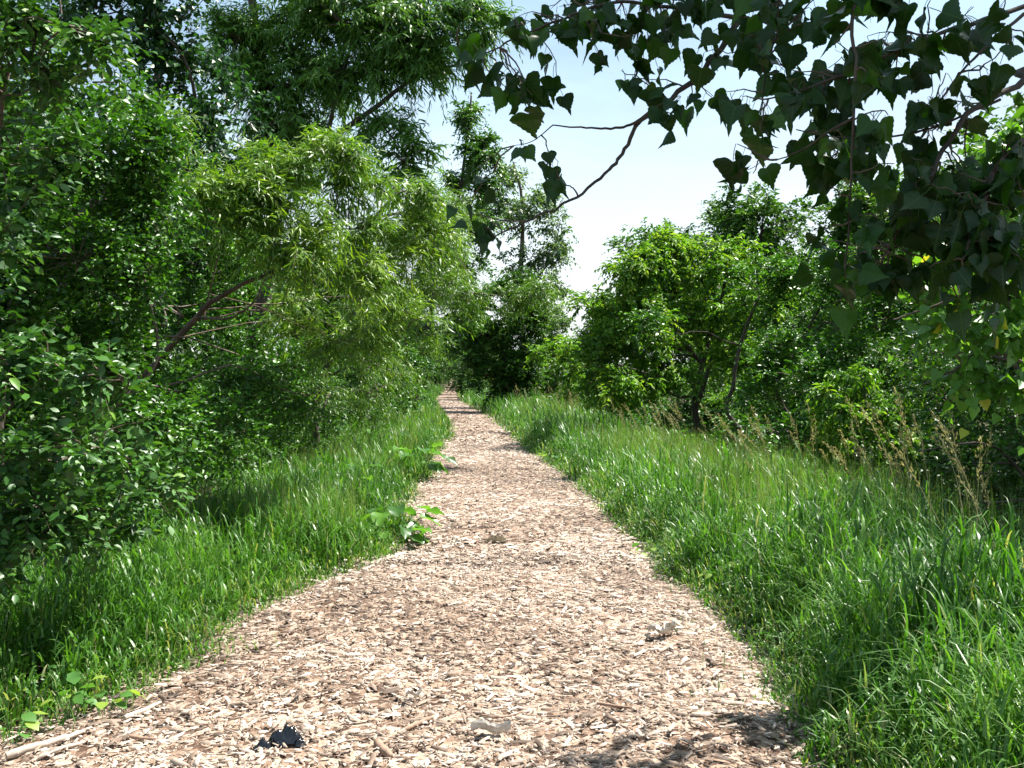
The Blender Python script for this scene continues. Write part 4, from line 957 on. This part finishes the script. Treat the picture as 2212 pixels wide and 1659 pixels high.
def grass_zone(g, n, side, y0, y1, width, hb, wb, nseg, power=1.3, cl=1.0):
    y = y0 + (y1 - y0) * rng.random(n) ** power
    off = -.16 + (width + .16) * rng.random(n) ** .9
    edge_n = (hashnoise(y, side * 7, 1.7, 31) - .5) * .35 + (hashnoise(y, side * 3, 6, 32) - .5) * .14
    l, r = np.interp(y, PY, PL), np.interp(y, PY, PR)
    x = np.where(side < 0, l - off - edge_n * .5, r + off + edge_n * .5)
    clump = hashnoise(x, y, 2.2, 33) * .5 + hashnoise(x, y, 7, 34) * .5
    keep = (clump > .16 * cl + .3 * rng.random(n) * cl) | (off < .25)
    x, y, off, clump = x[keep], y[keep], off[keep], clump[keep]; n = len(x)
    rise = np.clip(.36 + off / .55, .15, 1.0)
    h = hb * rise * (.45 + .8 * clump) * (.75 + .5 * rng.random(n))
    az0 = (PI if side > 0 else 0) + rng.normal(0, 1.3, n)       # nod mostly towards the path
    bend = np.clip(rng.normal(2.2, .9, n), .1, 3.6)
    v = np.clip(rng.normal(.45, .24, n) + (hashnoise(x, y, .9, 35) - .5) * .45, 0, .88)
    dry = (rng.random(n) < .035) | ((off < .12) & (rng.random(n) < .25)); v[dry] = rng.uniform(.9, 1, dry.sum())
    w = wb * rng.uniform(.5, 1.3, n)
    up_ = rng.random(n) < .68            # most leaves spring from the stems, above the ground
    z0 = np.where(up_, h * rng.random(n) ** .7 * .85, 0)
    h = np.where(up_, np.minimum(h * .45, .30) * rng.uniform(.6, 1.15, n) * np.clip(y / 14, 1, 1.5), h)
    w = np.where(up_, w * .68, w * .9)
    bend = np.where(up_, bend * 1.05, bend); az0 = np.where(up_, rng.random(n) * 2 * PI, az0)
    blades(g, x, y, h, w, bend, az0, v, nseg, np.where(up_, .5, .12), z0)

def fine_stalks(g, n, side, y0, y1, o0, o1, hb, wb):
    """thin flowering stems that give the pale bloom over the grass"""
    y = y0 + (y1 - y0) * rng.random(n) ** 1.2
    off = o0 + (o1 - o0) * rng.random(n)
    x = np.where(side < 0, np.interp(y, PY, PL) - off, np.interp(y, PY, PR) + off)
    k = hashnoise(x, y, .5, 41) > .42
    x, y = x[k], y[k]; n = len(x)
    blades(g, x, y, hb * rng.uniform(.8, 1.15, n), wb * np.ones(n), rng.uniform(.1, .7, n), rng.random(n) * 6.28, rng.uniform(.9, .97, n), 2, .08)

gg = Geo()
grass_zone(gg, 31000, -1, 3.2, 9.5, 1.45, .52, .0145, 4)
grass_zone(gg, 24000, -1, 9.5, 24, 2.0, .60, .019, 3, 1.4)
grass_zone(gg, 14000, -1, 24, 95, 2.6, .55, .035, 2, 1.5)
print('grass L', gg.tris())
fine_stalks(gg, 9000, -1, 8, 30, .3, 2.0, .68, .005)
link('grass', gg.mesh('grass', M['grass']), None, kind='stuff', label='long arching green grass along the left edge of the path', cat='grass')
gg = Geo()
grass_zone(gg, 46000, 1, 2.6, 9.5, 2.2, .68, .0155, 4)
grass_zone(gg, 28000, 1, 9.5, 24, 2.7, .74, .020, 3, 1.4)
grass_zone(gg, 16000, 1, 24, 95, 3.2, .75, .035, 2, 1.5)
fine_stalks(gg, 13000, 1, 6, 30, .5, 2.4, .86, .004)
for sd in (-1, 1):         # stray short blades creeping onto the chips
    n = 1500; y = 3.8 + 22 * rng.random(n) ** 1.5; off = -.45 * rng.random(n) ** 2.2
    x = np.where(sd < 0, path_l(y) - off, path_r(y) + off)
    k = hashnoise(x, y, 3, 61) > .55; x, y = x[k], y[k]; n = len(x)
    blades(gg, x, y, rng.uniform(.05, .2, n), np.full(n, .007), rng.uniform(.5, 2.5, n), rng.random(n) * 6.28, np.clip(rng.normal(.6, .2, n), 0, .95), 3, .5)
print('grass R', gg.tris())
link('grass', gg.mesh('grass', M['grass']), None, kind='stuff', label='tall lush grass bank along the right edge of the path', cat='grass')

# leafy weeds mixed into the right bank's edge
def weeds(n, side, y0, y1, o0, o1, hmax, size):
    g = undergrowth(n, side, y0, y1, o0, o1, hmax, size)
    return g
g = weeds(17000, 1, 3.6, 30, -.05, 1.8, .72, .028)
link('weeds', g.mesh('weeds', M['weed']), None, kind='stuff', label='small-leaved weeds growing through the right grass edge', cat='weeds')
g = weeds(8000, -1, 4.3, 20, -.05, 1.5, .45, .026)
link('weeds', g.mesh('weeds', M['weed']), None, kind='stuff', label='small-leaved weeds at the foot of the left grass', cat='weeds')

# ---- tall seeding grass on the right bank
def seed_tpl(seed):
    r = np.random.default_rng(seed)
    gs, gh = Geo(), Geo()
    bend = r.uniform(.2, .8)
    t = np.linspace(0, 1, 7)
    th = .05 + bend * t ** 2
    pts = np.cumsum(np.stack([np.sin(th), np.zeros(7), np.cos(th)], -1), 0) / 7
    tube(gs, pts, np.linspace(.0022, .0010, 7), 3, .3)
    n = 46
    tt = .78 + .24 * r.random(n)
    f = tt * 6; i0 = np.minimum(f.astype(int), 5)
    p = pts[i0] + (pts[i0 + 1 if False else np.minimum(i0 + 1, 6)] - pts[i0]) * (f - i0)[:, None]
    tip = nrm(pts[-1] - pts[-2])
    sp = .022 * np.sin(np.clip((tt - .76) / .27, 0, 1) * PI)[:, None]
    rn = nrm(r.normal(0, 1, (n, 3)))
    p = p + rn * sp * r.random((n, 1))
    d = nrm(tip + rn * .5)
    scatter(gh, (np.array([[0, 0, 0], [-.16, .4, 0], [0, 1, 0], [.16, .4, 0], [0, .4, .16], [0, .4, -.16]]), np.array([[0, 1, 2], [0, 2, 3], [0, 4, 2], [0, 2, 5]]), np.zeros((0, 4), int)),
            p, frames(d, r.normal(0, 1, (n, 3))), r.uniform(.013, .024, n), r.random(n))
    leafg = Geo()
    return gs, gh
ST = [seed_tpl(k) for k in range(5)]
ST_me = [(a.mesh('stem', M['seed']), b_.mesh('seed_head', M['seed'])) for a, b_ in ST]
def stalk_site(px, Y):
    x = (px - CX) / F * Y
    return foot(x, Y)
sites = []
for q_ in range(40):
    px = 1640 + 580 * (q_ + random.random()) / 40; base_off = random.uniform(1.15, 1.9)
    Y = 4.8 + (2212 - px) / 520 * 4.2 + random.uniform(-.5, .9)
    sites.append((px, Y))
for px, Y in sites:
    b = stalk_site(px, Y)
    k = random.randrange(5)
    s_ = random.uniform(.95, 1.4)
    o = thing('grass_stalk', 'tall straw-coloured grass stalk with feathery seed head at the thicket edge on the right', 'grass stalk', b, random.gauss(PI, .7), 'tall seeding grass stalks on the right bank')
    o.scale = (s_,) * 3; o.rotation_euler = (random.gauss(0, .16), random.gauss(0, .16), random.gauss(PI, .9))
    link('stem', ST_me[k][0], o); link('seed_head', ST_me[k][1], o)
gs = Geo()
def many_stalks(n, x0, x1, Yf, jit):
    for _ in range(n):
        px = random.uniform(x0, x1); Y = Yf(px) + random.uniform(-jit, jit)
        b = stalk_site(px, Y); k = random.randrange(5); a = random.gauss(PI, .8); s_ = random.uniform(.9, 1.3)
        Rz = np.array([[math.cos(a), -math.sin(a), 0], [math.sin(a), math.cos(a), 0], [0, 0, 1]])
        for gsrc in ST[k]:
            V = np.concatenate(gsrc.V) * s_
            V = V @ Rz.T + b
            T = np.concatenate(gsrc.T) if gsrc.T else None; Q = np.concatenate(gsrc.Q) if gsrc.Q else None
            gs.add(V, T, Q, .5)
many_stalks(48, 1330, 1700, lambda px: np.interp(px, [1330, 1500, 1700], [19, 13.5, 9.5]), 1.6)
many_stalks(50, 1120, 1330, lambda px: np.interp(px, [1120, 1330], [33, 21]), 2)
many_stalks(12, 1700, 2212, lambda px: np.interp(px, [1700, 2212], [9.8, 6.0]), .6)
link('seeding_grass', gs.mesh('seeding_grass', M['seed']), None, kind='stuff', label='tan seeding grass in front of the thicket on the right bank', cat='grass')

# ------------------------------------------------------------------ broad-leaved plants by the path
def big_leaf(seed, lobed=.06, wav=.06, w=.42):
    r = np.random.default_rng(seed); n = 15
    V = []; Tn = []; Q = []
    rows = 9; cols = 6
    ph = r.uniform(0, 6)
    for i in range(rows + 1):
        t = i / rows
        hw = w * (math.sin(PI * min(max(t * .92 + .07, 0), 1)) ** .75) * (1.15 - .35 * t) * (1 + lobed * (1 if i % 2 else -1))
        for j in range(cols + 1):
            u = j / cols * 2 - 1
            yb = t - .10 * abs(u) * (1 - t) * 1.2 if t < .3 else t
            z = .13 * abs(u) ** 1.3 * hw / w + wav * math.sin(11 * t + ph + u * 2) * abs(u) ** 2 - .22 * t * t
            V.append([u * hw, yb, z])
    for i in range(rows):
        for j in range(cols):
            a = i * (cols + 1) + j; Q.append([a, a + 1, a + cols + 2, a + cols + 1])
    return T_(V, [], Q)
BL = [big_leaf(k) for k in range(4)]
BLme = []
for k, h in enumerate(BL):
    for vv in (.15, .5, .9):
        gq = Geo(); gq.add(h[0], None, h[2], vv); BLme.append(gq.mesh('leaf', M['burdock'], True))
def leafy_plant(name, label, cat, px, py_ground, leaves, meshes, mat_stem='burdock', Y=None):
    Y = Y or 1.6 * F / (py_ground - HOR)
    x = (px - CX) / F * Y; b = np.array([x, Y, float(terrain(x, Y))])
    root = thing(name, label, cat, b)
    gs_ = Geo()
    for (dx, dy, dz, s_, az, pitch) in leaves:
        p0 = b + [dx * .15, dy * .15, 0.0]; p1 = b + [dx, dy, dz]
        tube(gs_, bez([p0, (p0 + p1) / 2 + [0, 0, .03], p1], 6), np.linspace(.005, .003, 6) * (s_ / .2), 4, .6)
        o = link('leaf', random.choice(meshes), root)
        o.matrix_basis = Matrix.Translation(Vector(p1 - b)) @ Euler((pitch, random.gauss(0, .25), az), 'XYZ').to_matrix().to_4x4() @ Matrix.Diagonal((s_ * random.uniform(.85, 1.1), s_, s_, 1))
    link('stems', gs_.mesh('stems', M[mat_stem], False, b), root, kind='stuff')
    return root
def rosette(n, r, h, s, spread=PI, az0=0.0):
    out = []
    for k in range(n):
        a = az0 + (k / n - .5) * 2 * spread + random.gauss(0, .25)
        rr = r * random.uniform(.4, 1.1)
        out.append((math.cos(a) * rr, math.sin(a) * rr, h * random.uniform(.35, 1.1), s * random.uniform(.7, 1.2), a - PI / 2, random.uniform(-.5, .25)))
    return out
leafy_plant('burdock', 'large burdock with drooping pale leaves spilling onto the path, left edge', 'plant', 845, 1185, rosette(26, .32, .36, .17, PI, -.3), BLme)
leafy_plant('burdock', 'small bright burdock leaves poking from the grass above the large burdock', 'plant', 775, 1140, rosette(8, .2, .62, .15), BLme)
leafy_plant('burdock', 'farther burdock clump on the left edge beside a thin dark shadow', 'plant', 905, 1040, rosette(22, .45, .5, .22, PI, -.4), BLme)
leafy_plant('burdock', 'low burdock in the far grass left of the path, beyond the other two', 'plant', 825, 985, rosette(9, .4, .72, .24), BLme)
small = []
for k in range(3):
    h = ellip(.8, .05, .25) if k else ellip(.68, .1, .1)
    for vv in (.3, .6, .95):
        gq = Geo(); gq.add(h[0], h[1], h[2], vv); small.append(gq.mesh('leaf', M['weed'], True))
leafy_plant('bramble_plant', 'grey-green bramble seedling in the grass, bottom left corner', 'plant', 150, 1590, rosette(12, .10, .24, .075), small, 'weed', 4.5)
leafy_plant('bramble_plant', 'low three-leaved sprig reaching over the wood chips at bottom left', 'plant', 225, 1560, rosette(10, .13, .12, .07, PI, -.2), small, 'weed', 4.55)
leafy_plant('weed_plant', 'ragged weed at the very bottom left corner of the chips', 'plant', 25, 1640, rosette(10, .10, .16, .07), small, 'weed', 4.2)
leafy_plant('weed_plant', 'yellow-green weed at the right edge of the path, nearest one', 'plant', 1400, 1215, rosette(16, .17, .14, .075), small, 'weed')
leafy_plant('weed_plant', 'small pale weed at the right path edge, farther off', 'plant', 1195, 1010, rosette(12, .2, .22, .11), small, 'weed')
leafy_plant('weed_plant', 'broad yellow-green leaf cluster low in the right grass', 'plant', 1570, 1290, rosette(8, .12, .22, .085), small, 'weed')
leafy_plant('weed_plant', 'tiny green sprig growing alone on the wood chips', 'plant', 1312, 1198, rosette(7, .05, .05, .045), small, 'weed')
leafy_plant('weed_plant', 'blue-green weed leaning out of the right grass over dark chips', 'plant', 1660, 1400, rosette(8, .08, .16, .06), small, 'weed')
boxl = []
for vv in (.5, .8, 1.0):
    h = ellip(.42, .06, .25); gq = Geo(); gq.add(h[0], h[1], h[2], vv); boxl.append(gq.mesh('leaf', M['box'], True))
leafy_plant('boxelder_seedling', 'bright yellow-green seedling above the left grass in front of the dark shrub', 'seedling', 425, 1090, rosette(26, .26, .78, .11), boxl, 'weed', 8.0)

# ------------------------------------------------------------------ litter on the path
def on_path(px, py, dz=0.02):
    Y = (H_EYE - .045) * F / (py - HOR)
    x = (px - CX) / F * Y
    return np.array([x, Y, float(path_z(x, Y)) + dz])
# scrap of black plastic: a crumpled sheet in two lobes
b = on_path(605, 1622, 0.0)
root = thing('plastic_scrap', 'crumpled scrap of shiny black plastic lying on the chips, lower left', 'litter', b)
def crumple(cx, cy, rx, ry, h, seed, n=14):
    r = np.random.default_rng(seed)
    V = []
    for i in range(n + 1):
        for j in range(n + 1):
            u, w = i / n * 2 - 1, j / n * 2 - 1
            rad = math.hypot(u, w)
            s = 1 + .35 * (hashnoise(math.atan2(w, u) * 1.5 + 9, seed, 1.0, seed) - .5)
            k = (1 if rad < 1e-6 else max(abs(u), abs(w)) / rad)
            z = h * (1 - min(rad * k, 1) ** 2) * (.4 + 1.2 * hashnoise(u * 2.6 + 5, w * 2.6 + 5, 1, seed + 1)) + .035 * abs(hashnoise(u * 5 + 9, w * 5 + 9, 1, seed + 2) - .5)
            V.append([cx + u * k * rx * s, cy + w * k * ry * s, z + .004])
    Q = [[i * (n + 1) + j, (i + 1) * (n + 1) + j, (i + 1) * (n + 1) + j + 1, i * (n + 1) + j + 1] for i in range(n) for j in range(n)]
    g = Geo(); g.add(V, None, Q); return g
root.scale = (.85,) * 3
link('crumpled_sheet', crumple(.02, .03, .085, .05, .075, 3).mesh('crumpled_sheet', M['plastic']), root)
link('torn_flap', crumple(-.075, -.045, .045, .03, .035, 8).mesh('torn_flap', M['plastic']), root)
link('torn_flap', crumple(.095, -.01, .035, .02, .03, 13).mesh('torn_flap', M['plastic']), root)

def stick(name, label, pxs, r0, r1, mat, dz=.012, knots=True, cat='stick'):
    pts = np.array([on_path(px, py, dz + dd) for px, py, dd in pxs])
    b = pts[0].copy()
    root = link(name, None, None, b, None, label, cat) if False else None
    q = bez(pts, 14); q += rng.normal(0, 1, q.shape) * r0 * .08
    g = Geo(); rr = r0 + (r1 - r0) * np.linspace(0, 1, 14)
    rr[0] *= .75
    if knots: rr = rr * (1 + .12 * rng.random(14)); rr[9] *= 1.25
    tube(g, q, rr, 8)
    V = g.V[0]; c0 = V[:8].mean(0); g.add(np.vstack([V[:8], c0[None]]), [[8, (k + 1) % 8, k] for k in range(8)])
    return link(name, g.mesh(name, M[mat], True, b), None, b, None, label, cat)
stick('stick', 'short pale stick with a knot lying on the chips, lower middle', [(873, 1592, 0), (905, 1578, .004), (940, 1563, .006)], .011, .007, 'brownwood')
stick('wood_chunk', 'stubby rounded brown wood chunk at the bottom of the path', [(812, 1622, .006), (826, 1636, .006), (840, 1648, .004)], .019, .015, 'brownwood', cat='wood chunk')
stick('fallen_branch', 'long bleached split branch on the chips in the bottom left corner', [(10, 1648, .006), (70, 1632, .012), (130, 1612, .012), (180, 1592, .006)], .018, .008, 'palewood', cat='branch')
stick('stick', 'second thinner pale stick lying beside the bleached branch, bottom left', [(75, 1650, .0), (130, 1634, .01), (178, 1618, .006)], .010, .006, 'palewood')
stick('stick', 'thin straight reddish stick on the chips, left of the black plastic', [(277, 1610, .01), (315, 1611, .01), (352, 1612, .006)], .008, .005, 'brownwood')
stick('stick', 'long light splinter lying beside the grass edge at the left', [(265, 1568, .01), (310, 1548, .012), (345, 1528, .01)], .013, .006, 'palewood')
stick('stick', 'thin dark reddish twig on the chips right of centre', [(1290, 1540, .01), (1330, 1548, .012), (1365, 1552, .008)], .008, .004, 'brownwood')
stick('stick', 'slender bent twig on the chips near the lower centre', [(1040, 1556, .006), (1085, 1560, .01), (1130, 1548, .01)], .005, .003, 'brownwood')
def curled_leaf(name, label, px, py, L, wd, az, curl, mat='dryleaf', seed=1):
    r = np.random.default_rng(seed); b = on_path(px, py, .035); n, m = 14, 6; V = []
    for i in range(n + 1):
        t = i / n; hw = wd * math.sin(PI * min(.06 + t * .9, 1)) * (1 + .45 * (1 if i % 3 == 0 else -.25))
        for j in range(m + 1):
            u = j / m * 2 - 1
            V.append([(t - .5) * L, u * hw * .8, curl * abs(u) ** 2 + .012 * math.sin(t * 7) + .006 * r.random()])
    V = np.array(V); c, s = math.cos(az), math.sin(az); V[:, :2] = V[:, :2] @ np.array([[c, s], [-s, c]])
    Q = [[i * (m + 1) + j, (i + 1) * (m + 1) + j, (i + 1) * (m + 1) + j + 1, i * (m + 1) + j + 1] for i in range(n) for j in range(m)]
    g = Geo(); g.add(V, None, Q)
    return link(name, g.mesh(name, M[mat], True), None, b, None, label, 'dry leaf')
curled_leaf('dry_leaf', 'long curled bleached leaf with ragged edge, bottom centre of the path', 1060, 1603, .17, .028, .1, .035)
curled_leaf('dry_leaf', 'crumpled whitish leaf on the chips towards the right grass', 1425, 1380, .13, .045, -.3, .03, seed=4)
curled_leaf('dry_leaf', 'second whitish dry leaf just right of another, by the right grass', 1448, 1376, .09, .035, .6, .03, seed=9)
curled_leaf('dry_leaf', 'pale flake of dry leaf among chips, centre left', 892, 1530, .08, .03, .5, .02, seed=6)
# dark clod
b = on_path(1072, 1175, .0)
g = Geo(); n = 12
V = [[(.10 + .03 * hashnoise(a, e, 1.3, 50)) * math.cos(a / n * 2 * PI) * math.cos(e), .07 * math.sin(a / n * 2 * PI) * math.cos(e), .06 * math.sin(e) * (.6 + .7 * hashnoise(a * .8, e * 2, 1, 51))] for e in np.linspace(0, PI / 2, 5) for a in range(n)]
Q = [[i * n + j, i * n + (j + 1) % n, (i + 1) * n + (j + 1) % n, (i + 1) * n + j] for i in range(4) for j in range(n)]
g.add(V, None, Q); link('earth_clod', g.mesh('earth_clod', M['clod'], True), None, b, None, 'small dark clod with dead leaves lying mid path', 'clod')
print('objects', len(S.objects), 'tris', sum(len(m.loop_triangles) if m.loop_triangles else sum(1 for _ in ()) for m in bpy.data.meshes), 'verts', sum(len(m.vertices) for m in bpy.data.meshes))
tot = 0
for m_ in bpy.data.meshes:
    tot += len(m_.loops) - 2 * len(m_.polygons)
print('unique tris', tot)
